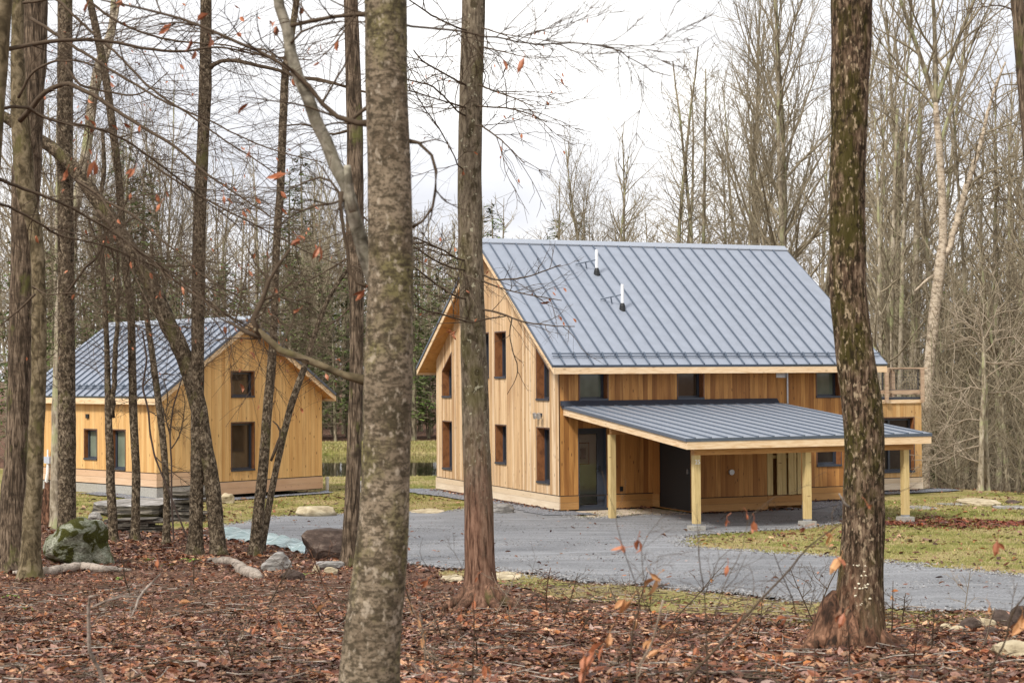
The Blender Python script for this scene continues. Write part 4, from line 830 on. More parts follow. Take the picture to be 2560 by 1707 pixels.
    def leaf(s, x, y, L, ang, Y=None, mat='bleaf', fat=.42):
        """one hanging dead leaf; L in overview pixels, ang: direction of its tip, degrees clockwise from straight down"""
        Y = Y or s.Y; a = R_(ang); d = _R*(-math.sin(a))*1.0-_U*math.cos(a); m = MB()
        q = W(x, y, Y)-d*L*PXM(Y)/2; L *= .85; leafmesh(m, q, d, L*PXM(Y), s.rs, fat*.8); leafmesh(m, q+d*L*PXM(Y)*.1, unit(d+perp(d, s.rs)*.5), L*PXM(Y)*.8, s.rs, fat*.9); k = s.rs.uniform(-.05, .05); m.tube([q+d*.002, q-d*.012, q-d*.025+_R*k*.3], [.0010, .0010, .0014], 4, cap=False); m.build('dead_leaf', M[mat], s.root, s.off)
def leafmesh(m, q, d, L, rs, fat=.45, col=None):
    d = unit(d); sd = perp(d, rs); sd = unit(sd*np.array([1, .6, 1])); nn = np.cross(d, sd); w_ = L*fat/2; c = rs.uniform(.25, .9)*w_; cv = rs.uniform(-.35, .45)*L
    mid = [q, q+d*L*.35+nn*cv*.5, q+d*L*.7+nn*cv*.8, q+d*L+nn*cv*.3]
    ws = [0, 1., .8, 0]; V = []
    for i in range(4): V += [mid[i], mid[i]+sd*w_*ws[i]+nn*c*ws[i], mid[i]-sd*w_*ws[i]+nn*c*ws[i]*.7]
    V[1] = q+sd*w_*.06; V[2] = q-sd*w_*.06; V[10] = mid[3]+sd*.001; V[11] = mid[3]-sd*.001
    F = []
    for i in range(3): a = 3*i; F += [(a, a+3, a+4, a+1), (a, a+2, a+5, a+3)]
    m.add(V, F)
z1 = lambda *p: Z(0, 0, 2.6133, p)          # zoom windows used when tracing
z2 = lambda *p: Z(0, 400, 2.6133, p)
z3 = lambda *p: Z(700, 0, 2.6133, p)
z7 = lambda *p: Z(0, 700, 2.6133, p)
zP = lambda *p: Z(0, 0, 1.9186, p)
# A: the nearest trunk, left of centre
A = Tree('beech_tree', 'nearest large pale blotchy beech trunk, out of focus, crossing the whole picture left of centre', 'tree', M['b_beech'],
         [(885, -30, 98), (888, 200, 97), (894, 400, 100), (899, 600, 104), (893, 760, 108), (892, 875, 114), (888, 1000, 110), (885, 1150, 112), (872, 1320, 124), (850, 1500, 134), (846, 1600, 146)], 7.5, amp=.012, sides=32, step=.03, tw=M['twig'])
A.limb([(636, -40, 24), (648, 40, 26), (665, 110, 27), (690, 180, 28), (712, 240, 30), (738, 310, 30), (765, 370, 32), (790, 425, 32), (812, 490, 34), (824, 550, 34), (850, 620, 38), (880, 680, 34)], dY=.15, twigs=0, mat=M['b_limb'])
A.limb([(812, 486, 22), (803, 440, 20), (797, 400, 19), (797, 382, 16)], twigs=0, mat=M['b_limb'])
A.limb([(866, 880, 30), (835, 874, 20), (790, 862, 18), (745, 842, 17), (700, 822, 17), (650, 806, 17), (615, 785, 16), (592, 766, 15), (585, 755, 15)], twigs=4, tl=.28, lv2=3, mat=M['b_smooth'])
A.limb([(598, 772, 17), (584, 752, 16), (580, 736, 15), (587, 714, 14), (604, 690, 13), (611, 660, 11), (630, 622, 9), (653, 592, 7), (668, 570, 5)], twigs=6, tl=.25, lv2=3, mat=M['twig'])
A.limb([(600, 775, 14), (570, 764, 12), (540, 748, 8), (524, 742, 5), (490, 720, 3), (455, 690, 2)], twigs=4, tl=.3)
A.limb([(618, 665, 5), (660, 690, 4), (700, 690, 4), (740, 660, 3)], twigs=2, tl=.2)
A.limb([(868, 285, 22), (840, 283, 14), (800, 281, 13), (768, 268, 12), (742, 243, 11), (707, 197, 10), (668, 158, 9), (600, 120, 8), (555, 100, 8), (508, 81, 8), (460, 60, 7), (407, 40, 7), (345, 24, 6), (287, 12, 5), (230, 0, 4)], twigs=16, tl=.35, lv2=4, leaves=.1, tr=.0026)
A.limb([(868, 238, 16), (845, 248, 10), (825, 260, 9), (805, 280, 8)], twigs=0)
A.limb([(868, 32, 20), (835, 36, 10), (800, 35, 9), (770, 38, 9), (735, 44, 10), (700, 56, 10), (668, 58, 10)], twigs=6, tl=.35, leaves=.1)
A.limb([(668, 100, 6), (690, 75, 6), (720, 62, 5), (760, 52, 4), (800, 50, 3), (830, 50, 3)], twigs=6, tl=.3)
A.limb([(923, 322, 16), (948, 323, 9), (975, 334, 8), (993, 362, 8), (1002, 392, 8), (1000, 440, 7), (992, 480, 7), (975, 505, 6), (955, 522, 7), (936, 530, 10)], twigs=3, tl=.2)
A.limb([(784, 440, 12), (783, 490, 9), (790, 540, 9), (799, 580, 8), (803, 620, 8), (810, 642, 9), (825, 652, 9), (850, 660, 10)], twigs=2, tl=.15, mat=M['twig'])
A.limb([(784, 470, 8), (770, 425, 6), (745, 405, 6), (715, 412, 5), (690, 425, 4), (660, 432, 3), (560, 430, 2)], twigs=5, tl=.25, mat=M['twig'])
A.limb([(790, 460, 7), (760, 468, 6), (730, 470, 6), (700, 482, 5), (670, 495, 4), (640, 520, 3)], twigs=5, tl=.25, mat=M['twig'])
A.limb(z3((800, 160), (880, 175), (960, 185), (1100, 196), (1200, 206), (1330, 240), (1440, 246), (1560, 280), (1700, 292), (1900, 280), (2060, 295), (2220, 330), (2260, 370), (2352, 412), (2440, 470), (2560, 500)), w0=6, w1=2.2, twigs=26, tl=.38, lv2=5, dY=.6, tr=.0022, leaves=.02)
A.limb(z3((2100, 300), (2230, 320), (2300, 295), (2420, 300), (2560, 270), (2700, 260)), w0=3, w1=1.5, twigs=8, tl=.3, lv2=4, dY=.3, tr=.002)
for x, y, L, a in ((678, 558, 34, 60), (690, 552, 28, -40), (732, 586, 46, 5), (630, 404, 56, 80), (208, 392, 56, 25), (145, 404, 36, 30), (1195, 154, 48, 22), (825, 680, 40, 40), (300, 400, 34, 35), (362, 478, 26, 30), (680, 715, 20, 55), (515, 462, 26, -5), (567, 355, 22, 30), (725, 148, 22, 60), (273, 8, 26, 35), (195, 20, 30, 25)):
    A.leaf(x, y, L, a, Y=A.Y-.05)
# B: second trunk in front of the big house
B = Tree('ash_tree', 'tall straight olive grey trunk with reddish foot in front of the big house gable', 'tree', M['b_ash'],
         [(1089, -20, 54), (1082, 200, 54), (1078, 430, 55), (1080, 470, 58), (1080, 560, 56), (1085, 715, 58), (1091, 900, 62), (1095, 1060, 64), (1100, 1160, 66), (1101, 1250, 68), (1103, 1330, 70), (1104, 1400, 78)], amp=.014, sides=28, step=.06, flare=1.5, tw=M['twig'])
m = MB(); f0 = np.array(B.off)
for a in (200, 235, 300, 340, 20, 60, 130):
    d = np.array([math.cos(R_(a)), math.sin(R_(a)), 0]); m.tube([f0+d*.08+np.array([0, 0, .45]), f0+d*.25+np.array([0, 0, .16]), f0+d*.55+np.array([0, 0, .02]), f0+d*.9+np.array([0, 0, -.08])], [.09, .075, .05, .02], 8, amp=.08, rs=B.rs)
m.build('roots', M['b_ashred'], B.root, B.off, True)
bY = B.Y-1.5
B.limb([(1100, 712, 7), (1112, 711, 5), (1148, 719, 5), (1171, 728, 4), (1206, 741, 4), (1241, 744, 3), (1277, 749, 3), (1320, 750, 2)], dY=-.8, twigs=9, tl=.5, lv2=5)
B.limb([(1100, 628, 5), (1136, 643, 4), (1183, 641, 4), (1218, 634, 3), (1251, 622, 3), (1288, 608, 2)], dY=-.8, twigs=9, tl=.6, lv2=5)
B.limb([(1095, 640, 5), (1130, 655, 4), (1180, 670, 3), (1230, 680, 3), (1290, 690, 2)], dY=-.8, twigs=8, tl=.6, lv2=5, leaves=.25)
B.limb([(1176, 730, 4), (1170, 765, 3), (1178, 810, 3), (1190, 840, 3), (1186, 870, 2), (1165, 905, 1.5)], dY=-.1, twigs=3, tl=.3)
B.leaf(1249, 694, 30, 85, mat='bleaf'); B.leaf(1222, 678, 12, 20)
for a in (((1085, 241, 5), (1111, 246, 4), (1163, 248, 4), (1213, 260, 3), (1255, 281, 2)), ((1090, 190, 5), (1130, 208, 4), (1180, 225, 3), (1230, 248, 2)), ((1085, 285, 4), (1111, 292, 4), (1153, 323, 3), (1205, 376, 2)), ((1095, 60, 4), (1150, 78, 3), (1230, 90, 2), (1300, 100, 1.5)), ((1095, 105, 4), (1150, 118, 3), (1220, 135, 2), (1300, 130, 1.5)),
          ((1085, 75, 5), (1040, 60, 4), (990, 35, 4), (940, 0, 3)), ((1080, 200, 5), (1058, 190, 4), (1012, 165, 4), (970, 141, 4), (950, 116, 3)), ((1080, 270, 5), (1054, 260, 4), (1023, 225, 4), (991, 197, 4), (935, 183, 3)), ((1080, 250, 4), (1047, 241, 4), (995, 225, 3), (935, 207, 3)), ((1078, 400, 4), (1051, 380, 3), (1044, 359, 3), (1009, 295, 3), (977, 253, 3), (942, 193, 2)),
          ((1078, 600, 5), (1050, 594, 4), (1019, 575, 4), (984, 559, 4), (950, 545, 3)), ((1080, 622, 5), (1047, 618, 4), (1026, 611, 4), (996, 597, 4), (950, 566, 3)), ((1085, 690, 5), (1050, 682, 4), (1014, 662, 4), (984, 639, 4), (950, 612, 3)), ((1162, 726, 3), (1115, 733, 4), (1083, 742, 4), (1054, 733, 4), (1007, 719, 4), (979, 714, 4), (950, 698, 3))):
    B.limb(list(a), dY=-1.2, twigs=9, tl=.75, lv2=5, leaves=.04, tr=.0042)
for x, y, L, a in ((1232, 78, 18, 20), (1250, 78, 14, -10), (1225, 268, 14, 10), (1230, 272, 10, -20), (1150, 340, 10, 0), (1063, 400, 14, 10), (1150, 362, 9, 10), (1348, 50, 16, 15), (1037, 765, 26, 60), (1045, 775, 20, -30), (1030, 760, 18, 100)): B.leaf(x, y, L, a, Y=B.Y-1.2)
# C: large mossy trunk at the right with a broken stump grown to its foot
C = Tree('maple_tree', 'large mossy rough trunk in the right part, broken stump at its foot', 'tree', M['b_moss'],
         [(1957, -20, 97), (1955, 100, 92), (1951, 200, 88), (1949, 320, 82), (1946, 450, 80), (1947, 650, 84), (1950, 700, 86), (1956, 760, 84), (1971, 860, 90), (1984, 960, 94), (1986, 1040, 90), (1984, 1160, 94), (1979, 1300, 100), (1972, 1400, 112), (1966, 1470, 126), (1962, 1500, 140)], amp=.017, sides=44, step=.03, flare=1.25, tw=M['twig'])
YC = C.Y
def stump_on(T, pts, name, mat):
    m = MB(); P = [W(p[0], p[1], YC+.02) for p in pts]; R = [p[2]*PXM(YC)/2 for p in pts]; Pd, Rd = dens(P, R, .03); m.tube(Pd, Rd, 28, amp=.09, rs=T.rs); m.build(name, mat, T.root, T.off, True)
stump_on(C, [(1922, 1356, 20), (1918, 1380, 60), (1916, 1425, 86), (1912, 1470, 110), (1905, 1500, 126), (1900, 1535, 138)], 'broken_stump', M['rot'])
stump_on(C, [(1948, 1080, 5), (1948, 1100, 14), (1950, 1140, 26), (1952, 1180, 22), (1958, 1210, 10)], 'bark_scar', M['b_ashred'])
m = MB(); f0 = np.array(C.off)
for a, l_ in ((195, .75), (220, .5), (255, .45), (290, .4), (325, .55), (350, .7), (15, .6)):
    d = np.array([math.cos(R_(a)), math.sin(R_(a)), 0]); m.tube([f0+d*.10+np.array([0, 0, .34]), f0+d*.2+np.array([0, 0, .13]), f0+d*l_*.6+np.array([0, 0, .035]), f0+d*l_+np.array([0, 0, -.06])], [.085, .07, .045, .02], 9, amp=.1, rs=C.rs)
m.build('roots', M['rot'], C.root, C.off, True)
C.limb([(1950, 1165, 8), (1940, 1155, 7), (1932, 1143, 6), (1926, 1133, 4)], Y=YC-.18, twigs=0, mat=M['dead'])
C.limb([(1990, 190, 8), (1995, 175, 5), (1996, 160, 4)], twigs=0)
m = MB(); rs = random.Random(9)                     # shelf fungus
for i in range(46):
    x = 1966+rs.gauss(0, 9) if rs.random() < .6 else 1935+rs.random()*50; y = 1290+rs.random()*190; p = W(x, y, YC); cx = np.interp(y, [1160, 1300, 1400, 1500], [1984, 1979, 1972, 1962]); hw = np.interp(y, [1160, 1300, 1400, 1500], [47, 50, 56, 70]); u = (x-cx)/hw
    if abs(u) > .9: continue
    p = p-np.array([0, math.sqrt(1-u*u)*hw*PXM(YC)*1.0, 0]); r = rs.uniform(.005, .014); k = 8; a = np.linspace(0, 2*math.pi, k, endpoint=False)
    V = [p+np.array([math.cos(t)*r, math.sin(t)*r, rs.gauss(0, .002)]) for t in a]; m.prism(V, (0, 0, .006)) if False else m.add(V+[p+np.array([0, 0, .01])]+[p-np.array([0, 0, .01])], [(i_, (i_+1) % k, k) for i_ in range(k)]+[((i_+1) % k, i_, k+1) for i_ in range(k)])
m.build('shelf_fungus', M['tleaf'] if False else plain('cream fungus', (.62, .56, .42), .8, .1), C.root, C.off)
# D: trunk just left of the nearest one
D = Tree('red_maple_tree', 'upright tan and mossy trunk half hidden just left of the nearest trunk', 'tree', M['b_rough'],
         [(805, -20, 32), (812, 200, 36), (816, 330, 38), (815, 600, 42), (820, 700, 31), (818, 900, 32), (813, 1050, 34), (808, 1180, 36), (801, 1308, 42)], amp=.02, sides=22, tw=M['twig'])
for a in (((800, 300, 7), (760, 310, 5), (700, 285, 4), (640, 290, 3)), ((805, 590, 6), (770, 610, 4), (720, 640, 3), (660, 655, 2)), ((812, 480, 6), (860, 520, 3), (960, 600, 3), (1050, 640, 2)), ((810, 700, 5), (770, 740, 4), (720, 760, 3)), ((812, 820, 4), (770, 850, 3), (735, 850, 2)), ((806, 200, 6), (750, 190, 4), (690, 180, 3))): D.limb(list(a), twigs=12, tl=1.1, lv2=5, leaves=.05)
# left group
T8 = Tree('ash_tree', 'tall speckled dark trunk with an arching side limb, in front of the cottage roof', 'tree', M['b_speck'],
          z1((1345, -40, 74), (1345, 300, 76), (1340, 600, 86), (1328, 900, 78), (1312, 1200, 82), (1300, 1568, 86))+z7((1292, 300, 84), (1290, 700, 86), (1288, 1100, 84), (1282, 1568, 88))+Z(0, 1200, 2.6133, [(1275, 400, 100), (1268, 505, 118)]), amp=.022, sides=24)
T8.limb([(478, 158, 16), (490, 151, 11), (506, 142, 9), (534, 139, 9), (570, 146, 9), (615, 156, 8), (650, 165, 8), (686, 178, 8), (731, 181, 7), (767, 190, 7), (795, 200, 6), (850, 215, 5)], twigs=14, tl=1., lv2=5, dY=-.6)
T9 = Tree('ash_tree', 'slightly leaning knobbly trunk in front of the cottage gable, right of its windows', 'tree', M['b_speck'],
          z1((1945, -40, 40), (1930, 60, 42), (1860, 500, 52), (1845, 900, 54), (1830, 1300, 52))+z2((1810, 450, 50), (1800, 750, 48), (1790, 1100, 50), (1770, 1400, 60))+z7((1750, 800, 62), (1730, 1100, 66), (1712, 1300, 68))+Z(0, 1200, 2.6133, [(1700, 100, 72), (1678, 330, 78), (1665, 505, 90)]), amp=.022, sides=22)
T10 = Tree('ash_tree', 'thin slanting trunk leaning right across the cottage gable corner', 'tree', M['b_speck'],
          [(860, 520, 7), (840, 560, 9)]+z7((2200, 30, 26), (2130, 150, 30), (2060, 340, 34), (2000, 540, 38), (1960, 650, 46), (1900, 820, 46), (1855, 1000, 44), (1800, 1250, 42))+Z(0, 1200, 2.6133, [(1760, 150, 46), (1730, 330, 46), (1700, 470, 60)]), amp=.03, sides=16, top=False)
T10.limb(z7((1770, 1180, 18), (1800, 1110, 22), (1835, 1020, 22), (1825, 960, 12), (1780, 920, 8)), twigs=2, tl=.4)
T7 = Tree('leaning_beech_tree', 'dark leaning trunk slanting from upper left down across the cottage roof', 'tree', M['b_speck'],
          [(-30, 255, 24)]+z1((20, 755, 70), (200, 880, 76), (340, 960, 80), (450, 1060, 90), (560, 1200, 96))+z2((700, 350, 100), (800, 500, 104), (920, 700, 104), (1020, 870, 100))+z7((1080, 250, 110), (1160, 400, 110), (1240, 600, 112), (1290, 800, 108), (1340, 1100, 106), (1385, 1300, 102))+Z(0, 1200, 2.6133, [(1410, 280, 100), (1432, 505, 112)]), amp=.03, sides=24, top=False)
T6 = Tree('young_beech_tree', 'slim wavy trunk between two dark trunks in front of the cottage corner', 'young tree', M['b_speck'],
          [(348, 560, 7), (350, 640, 9), (353, 700, 12)]+z7((945, 150, 36), (985, 420, 40), (1010, 600, 42), (1050, 900, 46), (1070, 1100, 44), (1085, 1300, 44))+Z(0, 1200, 2.6133, [(1090, 100, 46), (1088, 300, 48), (1086, 420, 58)]), amp=.03, sides=16, top=False)
T5 = Tree('young_beech_tree', 'thin upright speckled trunk left of the slim wavy one, before the cottage eave', 'young tree', M['b_speck'],
          z1((565, -60, 46), (600, 60, 48), (640, 250, 50), (700, 560, 52), (745, 900, 52), (780, 1200, 50))+z2((790, 350, 48), (830, 800, 46))+z7((855, 150, 50), (862, 500, 52), (872, 900, 54), (890, 1250, 54))+Z(0, 1200, 2.6133, [(888, 100, 56), (884, 300, 60), (880, 395, 72)]), amp=.03, sides=18)
T4 = Tree('young_beech_tree', 'thin pale trunk with a knobbly surface, fourth from the left edge', 'young tree', M['b_speck'],
          [(236, 300, 8), (240, 400, 11)]+z2((640, 300, 26), (665, 600, 30), (690, 1000, 32))+z7((700, 500, 36), (708, 900, 48), (722, 1250, 56))+Z(0, 1200, 2.6133, [(722, 60, 60), (735, 200, 60), (738, 400, 70)]), amp=.035, sides=16, top=False)
T4.limb(z7((735, 900, 34), (742, 700, 34), (755, 450, 32), (768, 200, 28), (770, 0, 22))+z2((770, 600, 18), (765, 400, 12)), twigs=6, tl=.6, mat=M['b_speck'])
T3 = Tree('hardwood_tree', 'thick dark speckled trunk at the left end of the cottage', 'tree', M['b_speck'],
          z1((425, -60, 96), (425, 200, 96), (425, 600, 104), (425, 1000, 100), (430, 1500, 104))+z7((432, 200, 106), (435, 700, 114), (438, 1100, 116), (436, 1500, 118))+[(154, 1230, 44), (154, 1250, 48)], amp=.022, sides=24, Y=34)
T2 = Tree('beech_tree', 'smooth olive trunk left of the mossy boulder, nearest of the left group', 'tree', M['b_smooth'],
          z1((120, -60, 80), (112, 300, 80), (125, 700, 110), (150, 1000, 130), (170, 1300, 120))+z2((220, 400, 92), (245, 600, 92), (255, 900, 92))+z7((255, 300, 98), (252, 700, 98), (232, 1100, 104), (225, 1400, 106))+Z(0, 1200, 2.6133, [(210, 150, 116), (205, 350, 124), (198, 600, 140), (195, 660, 160)]), amp=.018, sides=24)
T1 = Tree('hardwood_tree', 'thickest dark furrowed trunk at the far left', 'tree', M['b_rough'],
          z1((235, -60, 150), (230, 300, 155), (200, 700, 170), (170, 1200, 190))+z2((150, 600, 150), (140, 900, 150))+z7((130, 400, 150), (125, 800, 150), (100, 1200, 140))+[(30, 1150, 60), (27, 1225, 72)], amp=.022, sides=28, Y=30.5, flare=1.4)
T0 = Tree('beech_tree', 'blurred near trunk cut by the upper left edge', 'tree', M['b_smooth'],
          z1((20, -60, 120), (10, 200, 126), (0, 500, 84), (-14, 900, 66))+[(-14, 400, 24), (-22, 700, 30), (-30, 1100, 36), (-34, 1500, 42)], amp=.02, sides=20, Y=12)
T11 = Tree('ash_tree', 'dark mossy trunk entering at the upper right corner', 'tree', M['b_rough'],
           [(2337, -40, 26), (2340, 60, 30), (2350, 180, 28), (2362, 330, 26), (2375, 500, 28), (2390, 800, 34), (2400, 1300, 44), (2402, 1400, 50)], amp=.03, sides=20)
T11.limb([(2335, 40, 6), (2322, 20, 4), (2290, 12, 3), (2240, 18, 2), (2180, 30, 1.5)], twigs=8, tl=.6); T11.limb([(2345, 90, 5), (2330, 60, 5), (2325, 20, 5), (2322, -20, 4)], twigs=3, tl=.4)
# long limbs of the left group
def L_(T, pts, w0, w1, Y, dY=0, tw=18, tl=.7, lv=4, lf=.05, mat=None): T.limb(pts, Y=Y, w0=w0, w1=w1, dY=dY, twigs=int(tw*1.7), tl=tl*1.15, lv2=lv+2, leaves=lf, mat=mat, tr=max(.002, PXM(Y)*.34))
TL = Tree('lichen_tree', 'pale yellow lichen covered leaning trunk behind the far left trunks', 'tree', M['b_fargrey'],
          [(262, -20, 13), (258, 60, 15), (244, 105, 18), (225, 150, 20), (212, 230, 22), (205, 300, 22), (190, 400, 24), (172, 480, 23), (152, 560, 22), (138, 700, 22), (132, 900, 24), (128, 1150, 26)], amp=.025, sides=16, Y=40, top=False, tw=M['twig_pale'])
TL.limb([(212, 260, 12), (228, 190, 10), (250, 120, 9), (268, 40, 8), (274, -20, 7)], twigs=8, tl=1.4, mat=M['b_fargrey']); TL.twig(TL.P[:len(TL.P)//2], TL.R[:len(TL.P)//2], 22, 1.8, 6)
L_(T0, zP((-10, 250), (40, 235), (100, 222), (220, 205), (330, 195), (440, 190), (560, 205), (700, 235), (820, 248), (920, 245), (1010, 225), (1100, 232), (1240, 265), (1343, 275), (1500, 290)), 12, 3, 12, .5, 22, .5)
L_(T0, zP((-10, 525), (60, 515), (130, 515), (200, 560), (300, 590), (400, 600), (500, 625), (600, 670), (700, 740), (780, 800), (860, 860), (940, 930), (1050, 1010), (1160, 1100)), 9, 3, 12, 1., 20, .5, lf=.1)
L_(T0, z2((-20, 120), (60, 145), (150, 190), (300, 240), (450, 300), (560, 370), (700, 440), (900, 590), (1100, 730), (1300, 880), (1450, 990), (1600, 1080), (1800, 1170)), 9, 3, 12, 1., 26, .6, lf=.06)
L_(T0, z2((-20, 280), (60, 305), (150, 350), (270, 420), (370, 490), (500, 520), (700, 560), (850, 630), (1000, 690), (1300, 800), (1500, 900), (1650, 1010), (1800, 1100)), 7, 2.5, 12, 1., 26, .6, lf=.04)
L_(T2, z1((120, 640), (200, 480), (330, 400), (500, 395), (620, 430)), 7, 4, 24, -.5, 5, .6)
L_(T2, zP((95, 580), (150, 520), (200, 450), (260, 415), (330, 400), (400, 430), (460, 460), (540, 520), (620, 570), (720, 630), (820, 690), (900, 750), (960, 810), (1040, 870), (1180, 960), (1300, 1040)), 13, 3, 22, -2, 26, .9)
L_(T2, z1((150, 20), (370, -10), (480, 100), (620, 230), (720, 310), (850, 440), (960, 560), (1070, 640), (1160, 700), (1290, 760), (1390, 795), (1500, 860), (1700, 950), (1850, 1000), (2100, 1060)), 7, 2.5, 22, -2, 26, .9)
L_(T2, z1((200, 120), (330, 200), (450, 290), (590, 370), (740, 470), (850, 530), (960, 600), (1070, 665), (1200, 720), (1330, 820), (1500, 940), (1650, 1030), (1820, 1150)), 8, 2.5, 23, -2, 26, .9)
L_(T1, zP((400, -20), (440, 20), (520, 80), (620, 135), (720, 170), (830, 195), (960, 210), (1080, 215), (1200, 245), (1343, 300)), 7, 3, 20, 0, 22, .9)
L_(T1, z2((950, 0), (1080, 90), (1200, 170), (1330, 250), (1480, 330), (1640, 410), (1850, 520), (2000, 600), (2200, 680), (2352, 730)), 6, 2.5, 18, 0, 24, .9)
L_(T7, z2((500, 130), (650, 230), (760, 400), (820, 620), (900, 800), (1000, 1000), (1100, 1080), (1300, 1100)), 6, 2, 26, -2, 18, 1.)
L_(T7, z2((520, 160), (640, 250), (780, 310), (900, 380), (1000, 480), (1180, 620), (1300, 740), (1500, 860), (1700, 960), (1900, 1100)), 7, 2, 26, -2, 20, 1.)
L_(T7, z2((640, 330), (780, 500), (900, 590), (1060, 720), (1240, 860), (1400, 960), (1560, 1070), (1700, 1180)), 8, 3, 26, -1.5, 20, 1.)
L_(T3, z1((420, 420), (520, 560), (700, 600), (850, 630), (960, 600), (1100, 470)), 7, 2, 30, -1, 12, 1.)
L_(T3, z2((430, 880), (560, 700), (640, 640), (690, 480), (800, 330), (860, 200)), 6, 2.5, 30, -1, 12, 1.)
L_(T2, z7((230, 90), (120, 200), (0, 300)), 6, 3, 26, 0, 6, .8); L_(T2, z7((230, 60), (200, 30), (300, 100), (500, 80), (700, 200), (1000, 350)), 4, 2, 26, -1, 16, .9)
for T, Yt, seeds in ((T1, 30, 26), (T2, 24, 34), (T3, 33, 40), (T4, T4.Y, 26), (T5, T5.Y, 30), (T6, T6.Y, 22), (T7, T7.Y, 34), (T8, T8.Y, 30), (T9, T9.Y, 30), (T10, T10.Y, 16), (D, D.Y, 24), (T11, T11.Y, 10)):
    z0 = T.P[-1, 2]+3.3; sel = T.P[:, 2] > z0; T.twig(T.P[sel][::-1], T.R[sel][::-1], int(seeds*1.4), 2.0, 11, leaves=0, t0=.0)
for T, pts in ((T5, [(300, 470), (305, 520), (330, 590), (320, 640)]),): pass
rs = random.Random(15)
for T in (T1, T2, T3, T5, T7, T8, T9):
    for _ in range(9):
        k = rs.randrange(len(T.P)); p = T.P[k]; q = CAMP+(p-CAMP)*(1-rs.uniform(0, .06))
        m = MB(); b = q+np.array([rs.gauss(0, 1.1), 0, rs.gauss(0, .5)])
        if b[2] > T.P[-1, 2]+3.5: leafmesh(m, b, unit([rs.gauss(0, .4), rs.gauss(0, .3), -1]), rs.uniform(.07, .1), T.rs); m.build('dead_leaf', M['bleaf'], T.root, T.off)
# thin sprouting shrub in front of the cottage wall
SB = Tree('twiggy_shrub', 'thin dark forked shrub in front of the cottage wall, left of the paired trunks', 'shrub', M['twig_dark'], z7((1190, 640, 8), (1130, 830, 11), (1110, 1000, 12), (1120, 1200, 12), (1120, 1400, 13), (1125, 1500, 13)), amp=.05, sides=6, top=False, wn='stem', Y=38)
for a in (((1120, 1100), (1170, 1030), (1200, 900), (1210, 780), (1180, 700)), ((1105, 980), (1080, 900), (1100, 760), (1070, 650)), ((1110, 1010), (1060, 820), (1000, 760))): SB.limb(z7(*a), w0=3.5, w1=1.5, twigs=10, tl=.6, lv2=5)
SB2 = Tree('twiggy_shrub', 'crooked dark sapling stem in front of the cottage corner board', 'shrub', M['twig_dark'], z7((930, 330, 10), (960, 520, 13), (930, 700, 14), (970, 850, 14), (980, 1000, 14), (1010, 1150, 14), (1050, 1250, 12), (1110, 1400, 12)), amp=.05, sides=6, top=False, wn='stem', Y=37)
for a in (((930, 700), (1000, 620), (1100, 610), (1200, 640)), ((965, 850), (1050, 900), (1150, 980), (1240, 960)), ((945, 760), (880, 780), (760, 820)), ((1010, 1150), (1120, 1250), (1240, 1340))): SB2.limb(z7(*a), w0=3, w1=1.2, twigs=10, tl=.6, lv2=5)
# birch and twin trunks behind the house, right
z6 = lambda *p: Z(2000, 600, 2.24, p); z5 = lambda *p: Z(2000, 0, 2.24, p)
BI = Tree('birch_tree', 'big forked birch with pale peeling bark behind the deck corner', 'tree', M['b_birch'],
          z5((759, 560, 26), (762, 640, 34), (775, 760, 38), (792, 1000, 42), (800, 1250, 44))+z6((800, 20, 46), (785, 130, 60), (765, 300, 62), (745, 480, 62), (730, 640, 60), (715, 820, 56), (702, 1050, 54), (700, 1300, 56)), amp=.02, sides=18, top=False, Y=60, tw=M['twig_far'])
def kgrow(T, px, Y, d, L, r, seed, K2=None, nm='limb', mat=None):
    K = dict(KH); K.update(K2 or {}); a, b = MB(), MB(); grow([a, b], W(px[0], px[1], Y), d, L, r, 0, random.Random(seed), K)
    o = a.build(nm, mat or M['b_far'], T.root, T.off); b.build('twigs', M['twig_far'], o, (0, 0, 0) if False else T.off)
BK = dict(num=[12, 7, 5], t0=[.1, .12, .1], ang=[34, 36, 40], angtop=22, len=[4.2, 1.6, .7], rad=[.045, .022, .012], seg=[12, 7, 5, 4])
for px, d, L, r, sd_ in (((z5((757, 570))[0]), (-.35, 0, 1), 8, .10, 1), ((z5((760, 575))[0]), (-.05, .1, 1), 9, .10, 2), ((z5((764, 575))[0]), (.3, -.1, 1), 8, .09, 3), ((z5((790, 790))[0]), (.35, .2, 1), 7, .06, 4), ((z5((760, 620))[0]), (-.7, .1, 1), 6, .05, 5)): kgrow(BI, px, 60, d, L, r, sd_, BK)
BI.limb(z6((800, 100, 40), (850, 20, 36))+z5((860, 1300, 38), (890, 1200, 40), (920, 1100, 36), (960, 960, 32), (1000, 850, 26), (1030, 720, 22), (1060, 600, 18), (1100, 470, 14), (1150, 350, 10)), twigs=20, tl=3, lv2=6, mat=M['b_birch'], tr=.012)
BI.limb(z5((925, 1090, 20), (985, 1000, 14), (1060, 960, 12), (1150, 930, 10), (1254, 870, 8)), twigs=14, tl=2.5, lv2=6, tr=.012); BI.limb(z5((900, 1180, 16), (960, 1140, 12), (1100, 1050, 10), (1254, 980, 7)), twigs=14, tl=2.5, lv2=6, tr=.012)
BI.limb(z6((640, 290, 10), (690, 240, 14), (755, 195, 16)), twigs=2, tl=.6, mat=M['b_birch'])
GT = []
